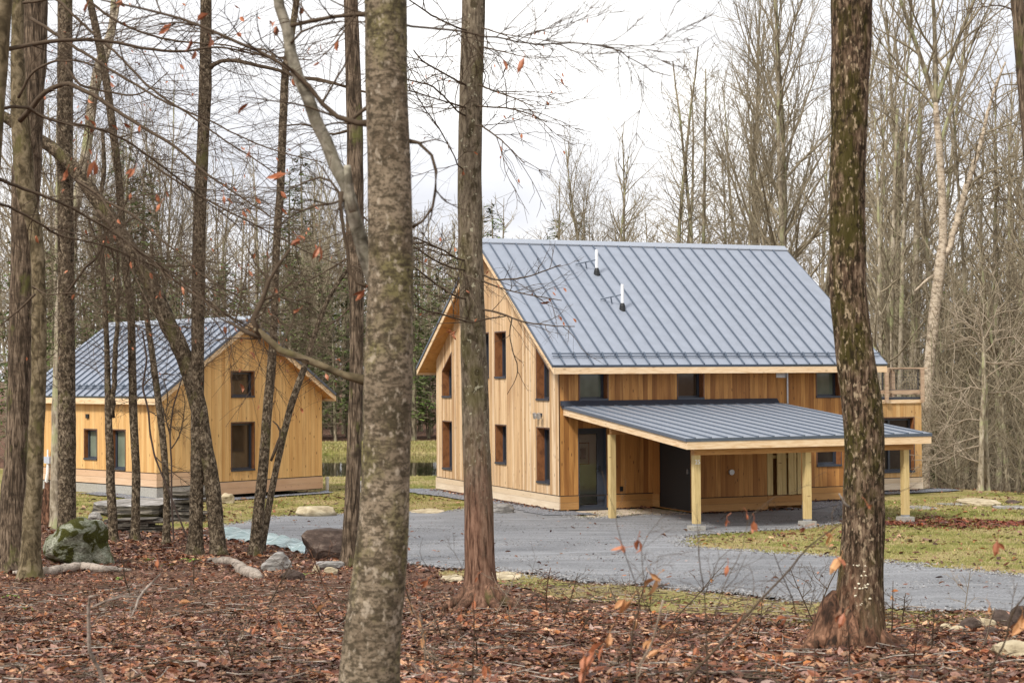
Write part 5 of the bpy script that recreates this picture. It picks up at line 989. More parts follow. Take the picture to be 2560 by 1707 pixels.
for i, (pts, lab) in enumerate(((((1025, 540, 12), (1028, 620, 20), (1030, 860, 26), (1018, 1000, 28), (1015, 1200, 30), (1010, 1380, 34)), 'left of the two pale grey trunks standing together at the right wood edge'), (((1045, 780, 14), (1040, 900, 24), (1040, 1100, 26), (1050, 1380, 30)), 'right of the two pale grey trunks standing together at the right wood edge'))):
    T = Tree('beech_tree', lab, 'tree', M['b_fargrey'], z6(*pts), amp=.02, sides=14, top=False, Y=53.5+i*.4, tw=M['twig_pale']); GT.append(T)
for a in (((1030, 640), (1100, 560), (1200, 540), (1270, 560)), ((1028, 600), (960, 540), (900, 560), (820, 600)), ((1030, 680), (1110, 700), (1254, 640)), ((1035, 780), (1080, 740), (1160, 690), (1254, 600)), ((1030, 840), (960, 820), (880, 850), (780, 870)), ((1018, 960), (950, 930), (860, 880), (760, 860)), ((1015, 1010), (940, 1000), (850, 1040), (760, 1050)), ((1012, 1100), (930, 1120), (840, 1150), (720, 1230)), ((1012, 1150), (920, 1170), (860, 1210), (760, 1230)), ((1012, 1250), (900, 1210), (840, 1190), (750, 1180)), ((1045, 860), (1120, 850), (1254, 860)), ((1026, 560), (1010, 470), (1000, 380)), ((1030, 560), (1070, 480), (1100, 400), (1150, 350)), ((1025, 580), (980, 500), (930, 460), (860, 440))):
    (GT[0] if a[0][0] < 1036 else GT[1]).limb(z6(*a), w0=4.5, w1=1.5, twigs=8, tl=1.3, lv2=4, tr=.007, mat=M['twig_mid'])
for x, w_, Y, lab in ((2047, 12, 66, 'lichen patched pale trunk behind the roof deck, leftmost of three'), (2071, 11, 64, 'thin smooth pale trunk behind the roof deck, middle of three'), (2100, 17, 67, 'thicker pale grey trunk behind the roof deck, rightmost of three')):
    T = Tree('hardwood_tree', lab, 'tree', M['b_fargrey'], [(x+14, 250, w_*.6), (x+6, 500, w_*.8), (x, 700, w_), (x-4, 900, w_*1.1), (x-6, 1120, w_*1.2)], amp=.02, sides=12, top=False, Y=Y, tw=M['twig_far']); sel = T.P[:, 2] > 3; T.twig(T.P[sel][::-1], T.R[sel][::-1], 26, 2.4, 8, t0=.1, tr=.011)

# ------------------------------------------------------------------ rocks, logs, litter
def rock(name, label, cat, x0, x1, ytop, ybot, mat, seed=1, depth=.8, sub=4, rough=.18, sharp=0, flat=0, group=None, Y=None, sink=.15, cuts=6, tilt=0):
    """overview-pixel outline of the visible rock; it stands on the ground at its lower edge"""
    h = hit((x0+x1)/2, ybot) if Y is None else W((x0+x1)/2, ybot, Y); s_ = PXM(h[1]); wd = (x1-x0)*s_/2; ht = (ybot-ytop)*s_; dp = wd*depth
    rs = random.Random(seed); bm = bmesh.new(); bmesh.ops.create_icosphere(bm, subdivisions=sub, radius=1)
    pl = [(unit([rs.gauss(0, 1), rs.gauss(0, 1), rs.gauss(0, .8)]), rs.uniform(.62, .9)) for _ in range(cuts)]
    if flat: pl += [(np.array([0, 0, 1.]), flat)]
    o3 = Vector((seed*3.1, seed*1.7, 0))
    for v in bm.verts:
        p = np.array(v.co)
        for n_, d_ in pl:
            q = p @ n_
            if q > d_: p = p-n_*(q-d_)*.92
        p = Vector(p); p *= 1+rough*mnoise.noise(p*1.5+o3)+rough*.45*mnoise.noise(p*4+o3)+rough*.2*mnoise.noise(p*11+o3)
        v.co = p
    me = bpy.data.meshes.new(name); bm.to_mesh(me); bm.free()
    A = np.empty(len(me.vertices)*3, np.float32); me.vertices.foreach_get('co', A); A = A.reshape(-1, 3); lo, hi = A.min(0), A.max(0)
    A = (A-(lo+hi)/2)/((hi-lo)/2); A = A*[wd, dp, ht*(.5+sink)]+[0, 0, ht*(.5-sink)]
    if tilt: A[:, 2] += A[:, 0]*tilt
    me.vertices.foreach_set('co', A.astype(np.float32).ravel()); me.polygons.foreach_set('use_smooth', np.full(len(me.polygons), not sharp)); me.materials.append(mat); me.update()
    o = bpy.data.objects.new(name, me); COL.objects.link(o); o.location = (h[0], h[1]+dp*.8, h[2]); return tag(o, label, cat, group)
def slabstack(name, label, x0, x1, ytop, ybot, n, mat, seed, depth=.6, group=None):
    h = hit((x0+x1)/2, ybot); s_ = PXM(h[1]); rs = random.Random(seed); m = MB(); z = -.1; H_ = (ybot-ytop)*s_+.1; wd = (x1-x0)*s_/2
    for i in range(n):
        t = H_/n; k = 16; a = np.linspace(0, 2*math.pi, k, endpoint=False); w0 = wd*rs.uniform(.55, 1.); cx = rs.uniform(-.3, .3)*wd; cy = rs.uniform(-.1, .15)*wd
        r = np.array([1+rs.uniform(-.16, .12) for _ in a]); sl = rs.uniform(-.06, .06)
        P = [(cx+math.cos(t_)*w0*q, cy+math.sin(t_)*w0*depth*q, z+sl*math.cos(t_)*w0*.5) for t_, q in zip(a, r)]
        m.prism(P, (rs.gauss(0, .02), rs.gauss(0, .02), t*rs.uniform(.5, 1.05))); z += t
    o = m.build(name, mat, off=(0, 0, 0)); o.location = (h[0], h[1]+wd*depth*.9, h[2]); return tag(o, label, 'rock', group)
def slab(name, label, x0, x1, ytop, ybot, thick, mat, seed, cat='stone slab', group=None, lift=0):
    """flat slab: outline from its top surface between ytop and ybot (px), thickness in px"""
    h = hit((x0+x1)/2, ybot+thick); s_ = PXM(h[1]); zt = h[2]+thick*s_+lift; rs = random.Random(seed)
    r = ray((x0+x1)/2, ytop); back = (zt-ZC)/r[2]*r[1]; fy = h[1]; wd = (x1-x0)*s_/2; dp = max(.2, min(3., (back-fy)/2)); k = 30; m = MB(); cx = h[0]
    P = []; 
    for i in range(k):
        a = 2*math.pi*i/k; q = 1+rs.uniform(-.05, .05); c, s2 = math.cos(a), math.sin(a)
        q += rs.uniform(-.07, .05); P.append(np.array([cx+wd*np.sign(c)*abs(c)**(.7 if c > 0 else 1.1)*q, fy+dp+dp*np.sign(s2)*abs(s2)**.9*q, zt+.03*c]))
    P = np.array(P); cen = P.mean(0); rings = []
    for f, dz in ((.0, .01), (.55, .012), (.9, .006), (1., -.01), (.985, -.3), (1.0, -.55), (.93, -.8), (.80, -1.)):
        q = cen+(P-cen)*f; q[:, 2] = zt+(dz if dz > -.05 else dz*(thick*s_+lift+.05)); q = q+np.array([[rs.gauss(0, .012), rs.gauss(0, .012), rs.gauss(0, .006)] for _ in range(k)])*(1 if f else 0); rings.append(q)
    V = np.vstack(rings); m.add(V, np.zeros((0, 4), int))
    for r_ in range(len(rings)-1): m.F4.append((np.array([(r_*k+i, (r_+1)*k+i, (r_+1)*k+(i+1) % k, r_*k+(i+1) % k) for i in range(k)]), 0 if r_ < 3 else 1))
    o = m.build(name, [mat, M['rockd'] if thick > 8 else mat], off=(cx, fy+dp, zt)); return tag(o, label, cat, group)
rock('boulder', 'big rounded boulder covered with moss and pale lichen at the left', 'boulder', 90, 252, 1190, 1300, M['rockm'], 6, .8, rough=.16, cuts=10, sub=5)
slab('rock_slab', 'large flat pale slab lying on layered rock behind the left trunks', 190, 378, 1143, 1172, 20, M['rock'], 3, lift=.12)
slabstack('layered_rock', 'low dark layered rock under the large flat slab', 226, 392, 1190, 1224, 7, M['rockd'], 5, .5)
slabstack('layered_rock', 'pile of thin shale layers right of the large flat slab', 372, 480, 1128, 1200, 9, M['rockd'], 8, .6)
rock('shale_chunk', 'dark broken chunk between the shale pile and the paired trunks', 'rock', 395, 452, 1165, 1195, M['rockd'], 12, .7, sharp=1)
rock('rock', 'small grey rock under the left tip of the large flat slab', 'rock', 200, 232, 1176, 1198, M['rock'], 19, .7, sharp=1)
rock('rock', 'pale rounded rock at the cottage corner right of the paired trunks', 'rock', 500, 538, 1132, 1158, M['rockt'], 6, .8)
rock('flat_boulder', 'flat topped tan boulder at the far edge of the driveway', 'boulder', 676, 772, 1164, 1189, M['rockt'], 7, .6, flat=.5, rough=.08, cuts=4)
rock('dark_boulder', 'dark angular boulder with a green mossy corner beside the driveway', 'boulder', 690, 797, 1216, 1288, M['rockb'], 23, .8, flat=.55, rough=.07, cuts=12, sharp=1, sub=5)
rock('rock', 'rounded grey rock leaning on a twisted root left of the dark boulder', 'rock', 594, 668, 1268, 1312, M['rock'], 9, .8, sharp=1)
rock('rock', 'flat greenish rock just under the dark boulder', 'rock', 720, 790, 1290, 1310, M['rock'], 10, .6, flat=.4, sharp=1)
rock('rock', 'small pale upright stone below the dark boulder', 'rock', 716, 734, 1296, 1318, M['rockt'], 11, .6, sharp=1)
rock('rock', 'small tan stone right of the pale upright stone', 'rock', 740, 776, 1302, 1320, M['rockt'], 13, .6, sharp=1)
rock('rock', 'low reddish stone in front of the rounded grey rock', 'rock', 640, 700, 1308, 1332, M['rockb'], 14, .6, sharp=1)
rock('rock', 'white topped square rock at the foot of the big house gable', 'rock', 1126, 1182, 1158, 1182, M['rock'], 15, .8, flat=.5, rough=.1)
slab('flagstone', 'pale flat stone on the grass at the driveway edge left of the big house', 938, 1020, 1168, 1178, 4, M['rockt'], 16, 'flagstone')
slab('flagstone', 'broad flat pinkish rock at the near driveway edge right of the reddish foot trunk', 1132, 1200, 1312, 1330, 6, M['rockt'], 17, 'flagstone')
slab('flagstone', 'flat tan rock at the near driveway edge left of the reddish foot trunk', 1010, 1064, 1320, 1332, 6, M['rockt'], 18, 'flagstone')
slab('flagstone', 'long pale flagstone on the right lawn behind the last porch post', 2088, 2165, 1160, 1170, 2, M['rock'], 23, 'flagstone')
slab('flagstone', 'narrow flagstone continuing the path on the right lawn', 2160, 2235, 1154, 1160, 2, M['rock'], 24, 'flagstone')
slab('flagstone', 'raised tan slab ending the row of flagstones on the right lawn', 2226, 2318, 1143, 1157, 7, M['rockt'], 25, 'flagstone')
slab('flagstone', 'pale flagstone at the right edge of the lawn', 2290, 2390, 1160, 1168, 3, M['rock'], 26, 'flagstone')
rock('rock', 'low round brown rock near the right edge of the lawn', 'rock', 2312, 2345, 1148, 1158, M['rockb'], 27, .7)
for i, (a, b, c, d, lab) in enumerate(((2208, 2260, 1418, 1452, 'reddish pointed rock leading the rock pile at the right edge'), (2250, 2290, 1420, 1446, 'tan leaning rock in the middle of the pile at the right edge'), (2280, 2330, 1402, 1438, 'brown angular rock at the top of the pile at the right edge'), (2318, 2380, 1392, 1450, 'large brown rock cut by the right edge above the others'), (2180, 2222, 1438, 1456, 'low grey tan rock left of the reddish pointed one'), (2290, 2400, 1475, 1520, 'wide pale rock low at the right edge'), (2160, 2190, 1432, 1450, 'small flat tan rock at the left end of the pile'), (2262, 2300, 1440, 1462, 'low brown stone under the middle of the pile'))):
    rock('rock', lab, 'rock', a, b, c, d, M['rockb'] if i in (0, 2, 3, 7) else M['rockt'], 30+i, .8, sharp=1)
for i, (x, y, w_, lab) in enumerate(((1245, 1392, 24, 'pale flat stone in the leaves right of the reddish foot trunk'), (1190, 1352, 14, 'small pale stone near the driveway right of the reddish foot trunk'), (1330, 1352, 16, 'small grey stone on the grass verge below the driveway'), (1500, 1468, 52, 'long flat grey stone in the leaf litter below the porch'), (1440, 1500, 40, 'flat pale stone in the leaf litter right of centre'), (1290, 1430, 22, 'thin pale stone between the reddish foot and the long flat stone'), (1650, 1400, 20, 'small tan stone on the grass verge left of the mossy trunk'), (1395, 1420, 16, 'small dark stone below the driveway near the middle'))):
    rock('rock', lab, 'rock', x-w_/2, x+w_/2, y-w_*.22, y, M['rock'] if i % 2 else M['rockt'], 50+i, .7, sharp=1)
def fz(x): return 'left of the nearest trunk' if x < 830 else 'between the nearest trunk and the reddish foot trunk' if x < 1100 else 'between the reddish foot trunk and the young saplings' if x < 1480 else 'left of the mossy trunk' if x < 1900 else 'right of the mossy trunk'
def logp(name, label, pts, mat, cat='log', Y=None, amp=.05, fl=.3, twigs=0, group=None, lift=0., dz=None):
    """pts overview px (x, y, width) of a stick lying on the ground"""
    P, R = [], []
    for p in pts:
        h = hit(p[0], p[1]+p[2]*.5) if Y is None else W(p[0], p[1], Y); r = p[2]*PXM(h[1])/2; P.append(h+np.array([0, 0, (r*.8 if Y is None else 0)+lift])); R.append(r)
    Pd, Rd = dens(P, R, max(.03, R[0])); rs = random.Random(int(pts[0][0])); Pd = Pd+np.array([[rs.gauss(0, 1)]*3 for _ in Pd])*Rd[:, None]*.08
    m = MB(); m.tube(Pd, Rd, 12, amp=amp, rs=rs)
    o = m.build(name, mat, off=tuple(P[0]), smooth=True); return tag(o, label, cat, group)
logp('fallen_log', 'pale bleached log lying in front of the mossy boulder', [(30, 1316, 14), (100, 1312, 22), (150, 1304, 24), (190, 1298, 24), (230, 1304, 18), (262, 1306, 14), (300, 1308, 6)], M['dead'])
logp('fallen_log', 'weathered grey log piece left of the rounded grey rock', [(482, 1285, 14), (515, 1287, 22), (545, 1292, 20), (560, 1300, 14)], M['dead'])
logp('fallen_log', 'split grey log end pointing down right, below the weathered piece', [(535, 1295, 14), (560, 1308, 26), (590, 1318, 26), (598, 1325, 14)], M['dead'])
logp('fallen_branch', 'long thin pale branch lying across the verge at the right', [(2020, 1428, 3), (2090, 1430, 4), (2180, 1432, 5), (2260, 1426, 5), (2340, 1420, 6)], M['dead'], 'branch')
logp('fallen_branch', 'brown grey stick on the leaves right of the mossy trunk', [(2005, 1455, 7), (2060, 1460, 8), (2120, 1456, 6), (2200, 1450, 3)], M['dead'], 'branch')
logp('fallen_branch', 'pale broken branch at the bottom centre of the leaf litter', [(1100, 1513, 8), (1150, 1525, 10), (1200, 1530, 9), (1260, 1540, 8), (1320, 1552, 6), (1400, 1564, 3)], M['dead'], 'branch')
logp('fallen_branch', 'dark thin stick crossing the leaves above the pale broken branch', [(1240, 1490, 4), (1310, 1497, 5), (1390, 1505, 5), (1500, 1512, 3)], M['twig_dark'], 'branch')
logp('fallen_branch', 'thin dark stick in the leaves left of the nearest trunk', [(150, 1338, 3), (210, 1348, 4), (280, 1352, 5), (345, 1360, 4)], M['twig_dark'], 'branch')
logp('fallen_branch', 'short thick dark stick behind the reddish foot trunk', [(1700, 1392, 3), (1760, 1396, 5), (1850, 1398, 3)], M['twig_dark'], 'branch')
rs = random.Random(31)
for i in range(34):     # loose sticks that all look alike
    x = rs.uniform(20, 2340); y = rs.uniform(1370, 1550); a = rs.uniform(-.35, .35); L = rs.uniform(30, 95)
    pl_ = rs.random() < .55; logp('stick', ('pale ' if pl_ else 'dark ')+('long' if L > 65 else 'short')+' stick on the '+('near' if y > 1470 else 'farther')+' litter '+fz(x), [(x, y, 2.2), (x+L*.5, y+L*.5*a+rs.gauss(0, 2), 2.8), (x+L, y+L*a, 1.4)], M['dead'] if pl_ else M['twig_dark'], 'stick', group='thin sticks scattered on the leaf litter', lift=.015)
# stumps at the left edge
h = hit(28, 1226); m = MB(); s_ = PXM(h[1]-.8); P = [np.array([W(26, 1226, h[1]-.8)[0], h[1]-.8, h[2]-.2+t]) for t in np.linspace(0, (1226-1150)*s_+.2, 9)]; m.tube(P, np.array([52, 50, 48, 46, 44, 40, 36, 30, 20])*s_/1.9, 26, amp=.07, rs=random.Random(2)); tag(m.build('stump', M['rot'], off=tuple(P[0])), 'dark hollow rotten stump at the foot of the far left trunk', 'stump')
h = hit(112, 1206); s_ = PXM(h[1]); m = MB(); rs = random.Random(4); k = 22; a = np.linspace(0, 2*math.pi, k, endpoint=False); rw = 17*s_
V = []
for j, z in enumerate((-.1, .15, .4, .65, .8)): V.append(np.stack([h[0]+np.cos(a)*rw*(1.15-.08*j+.06*np.sin(5*a+j)), h[1]+np.sin(a)*rw*(1.15-.08*j), np.full(k, h[2]+z)+(np.array([rs.uniform(-.12, .30) for _ in a]) if j == 4 else 0)], -1))
V.append(V[-1]*1.0); V[-1][:, :2] = h[:2]+(V[-1][:, :2]-h[:2])*.6; V[-1][:, 2] = h[2]+.45
F = [(j*k+i, j*k+(i+1) % k, (j+1)*k+(i+1) % k, (j+1)*k+i) for j in range(5) for i in range(k)]; m.add(np.vstack(V), F); m.add([tuple(h+np.array([0, 0, .4]))], np.zeros((0, 3), int)); m.F3.append((np.array([(5*k+i, 5*k+(i+1) % k, 6*k) for i in range(k)]), 0))
tag(m.build('stump', M['rot'], off=tuple(h)), 'splintered brown stump between the smooth olive trunk and the thick dark one', 'stump')
# tarp by the driveway
P = H((505, 1222), (560, 1232), (640, 1246), (690, 1262), (702, 1266), (690, 1280), (640, 1264), (590, 1252), (520, 1240))
m = MB(); nu, nv = 40, 10; V = []; top_ = np.array(H((500, 1215), (560, 1222), (610, 1230), (660, 1240), (705, 1254))); bot_ = np.array(H((500, 1240), (560, 1248), (610, 1254), (660, 1266), (700, 1276)))
for i in range(nu):
    t = i/(nu-1)*4; k0 = min(3, int(t)); a_ = top_[k0]+(top_[k0+1]-top_[k0])*(t-k0); b_ = bot_[k0]+(bot_[k0+1]-bot_[k0])*(t-k0)
    for j in range(nv):
        q = a_+(b_-a_)*j/(nv-1); V.append((q[0], q[1], float(G(*q))+.06+.10*math.sin(j/(nv-1)*math.pi)+.035*mnoise.noise(Vector((q[0]*4, q[1]*1.2, 0)))+.03*math.sin(i*1.1+j*.8)))
m.add(V, [(i*nv+j, i*nv+j+1, (i+1)*nv+j+1, (i+1)*nv+j) for i in range(nu-1) for j in range(nv-1)]); tag(m.build('tarp', M['tarp'], off=V[0], smooth=True), 'crumpled silvery green tarp lying along the driveway edge', 'tarp')

# leaf litter: countless, one object per kind of place
PAL = np.array([(.21, .085, .045), (.29, .13, .065), (.12, .05, .032), (.42, .27, .165), (.52, .37, .25), (.38, .25, .21), (.075, .036, .026), (.34, .15, .05), (.46, .38, .36), (.17, .085, .07)])
PW = np.array([.17, .13, .16, .13, .09, .09, .13, .06, .03, .05]); PW = PW/PW.sum()
def inpoly(A, Q):
    A = np.asarray(A)[:, :2]; ins = np.zeros(len(Q), bool); j = len(A)-1
    for a in range(len(A)):
        ins ^= ((A[a, 1] > Q[:, 1]) != (A[j, 1] > Q[:, 1])) & (Q[:, 0] < (A[j, 0]-A[a, 0])*(Q[:, 1]-A[a, 1])/(A[j, 1]-A[a, 1]+1e-12)+A[a, 0]); j = a
    return ins
def litter(name, label, XY, size, seed, pal=PAL, pw=PW, lift=.012, tilt=.38):
    rg = np.random.default_rng(seed); n = len(XY); L = size*np.clip(rg.lognormal(-.12, .42, n), .3, 2.2); wd = L*rg.uniform(.30, .5, n); az = rg.uniform(0, 2*math.pi, n)
    nrm = np.stack([rg.normal(0, tilt, n), rg.normal(0, tilt, n), np.ones(n)], -1); nrm /= np.linalg.norm(nrm, axis=1)[:, None]
    d = np.stack([np.cos(az), np.sin(az), np.zeros(n)], -1); d = d-nrm*(d*nrm).sum(1)[:, None]; d /= np.linalg.norm(d, axis=1)[:, None]; s_ = np.cross(nrm, d)
    c = np.c_[XY, G(XY[:, 0], XY[:, 1])+lift+rg.uniform(0, .035, n)]; cur = rg.uniform(-.35, .35, n)*L; fo = rg.uniform(-.1, .9, n)*wd
    def pt(a, b, e): return c+d*(a*L)[:, None]+s_*(b*wd)[:, None]+nrm*(e)[:, None]
    o = np.ones(n); V = np.stack([pt(-.5*o, 0*o, cur*.5), pt(-.15*o, .5*o, fo*.5), pt(.22*o, .42*o, fo*.5), pt(.5*o, 0*o, cur*.5), pt(.22*o, -.42*o, fo*.5), pt(-.15*o, -.5*o, fo*.5), pt(.05*o, 0*o, -cur*.1)], 1).reshape(-1, 3)
    b = np.arange(n)[:, None]*7; F4 = np.concatenate([b+np.array([[0, 1, 2, 6]]), b+np.array([[0, 6, 4, 5]])]); F3 = np.concatenate([b+np.array([[6, 2, 3]]), b+np.array([[6, 3, 4]])])
    pz = np.sin(XY[:, 0]*2.1+1.3*np.sin(XY[:, 1]*1.7))*np.sin(XY[:, 1]*2.4+XY[:, 0]*.8)+.6*np.sin(XY[:, 0]*5.3+XY[:, 1]*3.1); col = pal[rg.choice(len(pal), n, p=pw)]*rg.uniform(.55, 1.45, (n, 1))*(1+.36*pz)[:, None]*np.array([[.80, .68, .60]]); m = MB(); m.add(V, F4, 0, np.repeat(col, 7, 0)); m.F3.append((F3, 0)); return tag(m.build(name, M['leaf']), label, 'leaf litter', kind='stuff')
rg = np.random.default_rng(1)
def fan(n, y0, y1, half=.33, pw_=1.): 
    u = rg.random(n); y = (y0**pw_+(y1**pw_-y0**pw_)*u)**(1/pw_); return np.c_[y*rg.uniform(-half, half, n), y]
Q = np.vstack([fan(165000, 7.6, 20, .36, 1.2), fan(60000, 18, 36, .36, 1.)]); off = ~inpoly(DRIVE, Q+rg.normal(0, .16, Q.shape))
vg = inpoly(np.array(verge), Q+rg.normal(0, .22, Q.shape)); lw_ = inpoly(LAWN, Q); pn_ = np.sin(Q[:, 0]*1.3+1)*np.sin(Q[:, 1]*1.1+.4*Q[:, 0]); keep = off & ~(vg & (rg.random(len(Q)) > .26+.35*(pn_ > .25))) & ~lw_
litter('leaf_litter', 'thick brown leaf litter covering the forest floor', Q[keep], .060, 3)
Q = np.c_[rg.uniform(-15, -1, 26000), rg.uniform(30, 47, 26000)]; keep = ~inpoly(DRIVE, Q) & ((~inpoly(LAWN, Q)) | (rg.random(len(Q)) < .10)); litter('leaf_litter', 'brown leaves lying among the left trunks and rocks', Q[keep], .1, 4)
Q = np.c_[rg.uniform(-14, 24, 30000), rg.uniform(26, 56, 30000)]; ln = inpoly(LAWN, Q) & ~inpoly(DRIVE, Q)
cl = np.sin(Q[:, 0]*.9+Q[:, 1]*.35)*np.sin(Q[:, 1]*.8-1.2+.3*Q[:, 0]); red = (np.abs(Q[:, 1]-(41.2+.05*(Q[:, 0]-10))) < 1.1) & (Q[:, 0] > 8.2); edge = (np.abs(Q[:, 1]-38.) < 1.6) & (Q[:, 0] > 3) & (Q[:, 0] < 9)
keep = ln & ((rg.random(len(Q)) < .32+.4*(cl > .15)) | red | edge); Q2 = Q[keep]
loc = np.array([BH.matrix_world.inverted() @ Vector((a, b, 0)) for a, b in Q2]); inh = (loc[:, 0] > 0) & (loc[:, 0] < 13.5) & (loc[:, 1] > 0) & (loc[:, 1] < 10); litter('leaf_litter', 'scattered fallen leaves on the lawns', Q2[~inh], .10, 5)
Q = np.c_[rg.uniform(8.3, 17, 5200), rg.normal(0, .5, 5200)]; Q[:, 1] *= 1.3+.8*np.sin(Q[:, 0]*1.9); Q[:, 1] += .35*np.sin(Q[:, 0]*.8)+ 41.2+.05*(Q[:, 0]-10); litter('leaf_drift', 'dark red band of fallen leaves on the lawn by the last porch post', Q, .11, 6, PAL[[0, 2, 9, 1]]*np.array([1.1, .75, .8]), np.array([.35, .3, .15, .2]))
Q = np.c_[rg.uniform(-8, 13, 1500), rg.uniform(22, 44, 1500)]; Q = Q[inpoly(DRIVE, Q)]; litter('leaf_litter', 'few single leaves on the gravel driveway', Q[:420], .075, 7, lift=.045)
def twiglitter(name, label, XY, seed):
    r2 = np.random.default_rng(seed); m = MB(); n = len(XY)
    for i in range(n):
        x, y = XY[i]; L = r2.uniform(.06, .36); a = r2.uniform(0, 3.14); z = float(G(x, y))+r2.uniform(.02, .07); r = r2.uniform(.0025, .007); d = np.array([math.cos(a), math.sin(a), r2.normal(0, .12)])*L/2; c = np.array([x, y, z]); b = np.array([r2.normal(0, .03), r2.normal(0, .03), 0])
        m.tube([c-d, c+b, c+d], [r, r, r*.5], 4, mi=int(r2.random() < .68), cap=False)
    return tag(m.build(name, [M['dead'], M['twig']]), label, 'twigs', kind='stuff')
Q = fan(5200, 7.8, 27, .34, 1.3); Q = Q[~inpoly(DRIVE, Q)]; twiglitter('twig_litter', 'small broken twigs strewn through the leaf litter', Q, 21)
Q = np.c_[rg.uniform(-14, -2, 1200), rg.uniform(28, 46, 1200)]; Q = Q[~inpoly(DRIVE, Q) & ~inpoly(LAWN, Q)]; twiglitter('twig_litter', 'small broken twigs among the left trunks', Q, 22)
# loose stones that soften the gravel edges
def pebbles(name, label, XY, size, seed, mat):
    r2 = np.random.default_rng(seed); n = len(XY); s_ = size*r2.uniform(.4, 1.3, (n, 1, 1)); o8 = np.array([(1, 0, 0), (0, 1, 0), (-1, 0, 0), (0, -1, 0), (0, 0, 1), (0, 0, -.6)], float)
    V = o8[None]*r2.uniform(.6, 1.2, (n, 6, 1))*s_*[1, 1, .7]; a = r2.uniform(0, 6.28, n); ca, sa = np.cos(a)[:, None], np.sin(a)[:, None]; x, y = V[..., 0]*ca-V[..., 1]*sa, V[..., 0]*sa+V[..., 1]*ca
    V = np.stack([x, y, V[..., 2]], -1)+np.c_[XY, G(XY[:, 0], XY[:, 1])+.045][:, None]; b = np.arange(n)[:, None]*6; F = np.concatenate([b+np.array([f]) for f in ((0, 1, 4), (1, 2, 4), (2, 3, 4), (3, 0, 4))])
    m = MB(); g = r2.uniform(.05, .40, (n, 1))*np.array([[1., 1., 1.]]); m.add(V.reshape(-1, 3), F, 0, np.repeat(g, 6, 0)); return tag(m.build(name, mat), label, 'gravel', kind='stuff')
e0 = np.vstack([DRIVE[rg.integers(0, len(DRIVE), 16000)]+rg.normal(0, .16, (16000, 2))]); e0 = e0[(e0[:, 1] > 20) & (e0[:, 1] < 50)]
pebbles('loose_gravel', 'loose crushed stones along the driveway edges', e0, .022, 31, M['blade'])
Q = np.c_[rg.uniform(-7, 12, 60000), rg.uniform(21, 44, 60000)]; Q = Q[inpoly(DRIVE, Q)]; tk = np.sin(Q[:, 1]*1.5-.35*Q[:, 0]+.5*np.sin(.4*Q[:, 0])); Q = Q[rg.random(len(Q)) > .55+.42*(tk > .0)]; pebbles('loose_gravel', 'crushed stones lying on the driveway surface', Q, .017, 32, M['blade'])
pt_ = []
for T_, n_, s_ in ((B, 500, .42), (C, 900, .42), (A, 300, .3), (D, 240, .35), (T1, 300, .5), (T2, 260, .35), (T3, 240, .4), (T7, 240, .35), (T8, 240, .35), (T9, 240, .35)): pt_.append(np.array(T_.off[:2])+rg.normal(0, s_, (n_, 2)))
pt_ = np.vstack(pt_); litter('leaf_litter', 'leaves piled against the feet of the near trunks', pt_, .065, 41, lift=.03, tilt=.7)
e1 = []
for (a0, b0, a1, b1) in ((-.15, -.1, -.15, 9.8), (1.5, -.2, 2.7, -.2), (2.9, -2.5, 6.1, -2.5), (6.3, -.2, 9.5, -.2), (9.7, 2.4, 13.4, 2.4), (.3, -6.9, .7, -6.7), (3.3, -6.9, 3.7, -6.7), (6.1, -6.9, 6.5, -6.7)):
    n_ = int(40*math.hypot(a1-a0, b1-b0))+14; t_ = rg.random(n_); p_ = [BHW(a0+(a1-a0)*q+rg.normal(0, .09), b0+(b1-b0)*q+rg.normal(0, .09))[:2] for q in t_]; e1 += p_
litter('leaf_litter', 'leaves blown against the house base and porch footings', np.array(e1), .075, 42, lift=.06, tilt=.6)
# grass blades
def blades(name, label, XY, h, seed, pal):
    r2 = np.random.default_rng(seed); n = len(XY); z = G(XY[:, 0], XY[:, 1]); c = np.c_[XY, z]; az = r2.uniform(0, 6.28, n); hh = h*r2.uniform(.5, 1.4, n); w_ = .0045+.002*r2.random(n)
    s_ = np.stack([np.cos(az), np.sin(az), 0*az], -1)*w_[:, None]*XY[:, 1:2]/25; ln_ = np.stack([r2.normal(0, .5, n), r2.normal(0, .5, n), np.ones(n)], -1)*hh[:, None]
    V = np.stack([c-s_, c+s_, c+ln_], 1).reshape(-1, 3); m = MB(); m.add(V, np.arange(3*n).reshape(-1, 3), 0, np.repeat(pal[r2.integers(0, len(pal), n)]*r2.uniform(.7, 1.25, (n, 1)), 3, 0)); return tag(m.build(name, M['blade']), label, 'grass', kind='stuff')
GP = np.array([(.20, .24, .04), (.30, .32, .08), (.42, .37, .15), (.50, .44, .22), (.16, .20, .03), (.34, .28, .11)])
Q = np.c_[rg.uniform(2, 17, 90000), rg.uniform(26, 50, 90000)]; k1 = inpoly(LAWN, Q) & ~inpoly(DRIVE, Q); Q3 = np.c_[rg.uniform(-15, 1, 60000), rg.uniform(34, 70, 60000)]; k3 = inpoly(LAWN, Q3) & ~inpoly(DRIVE, Q3)
QQ = np.vstack([Q[k1], Q3[k3]]); loc = (QQ-np.array([1.26, 45.77])) @ np.array([[.9264, -.37656], [.37656, .9264]]); inh = (loc[:, 0] > -.9) & (loc[:, 0] < 14) & (loc[:, 1] > -.3) & (loc[:, 1] < 10)
loc2 = (QQ-np.array([-10.3846, 49.587])) @ np.array([[.68645, -.72718], [.72718, .68645]]); inh |= (loc2[:, 0] > -.5) & (loc2[:, 0] < 6.6) & (loc2[:, 1] > -.6) & (loc2[:, 1] < 7.2)
blades('grass', 'yellow green winter grass of the lawns', QQ[~inh], .06, 8, GP)
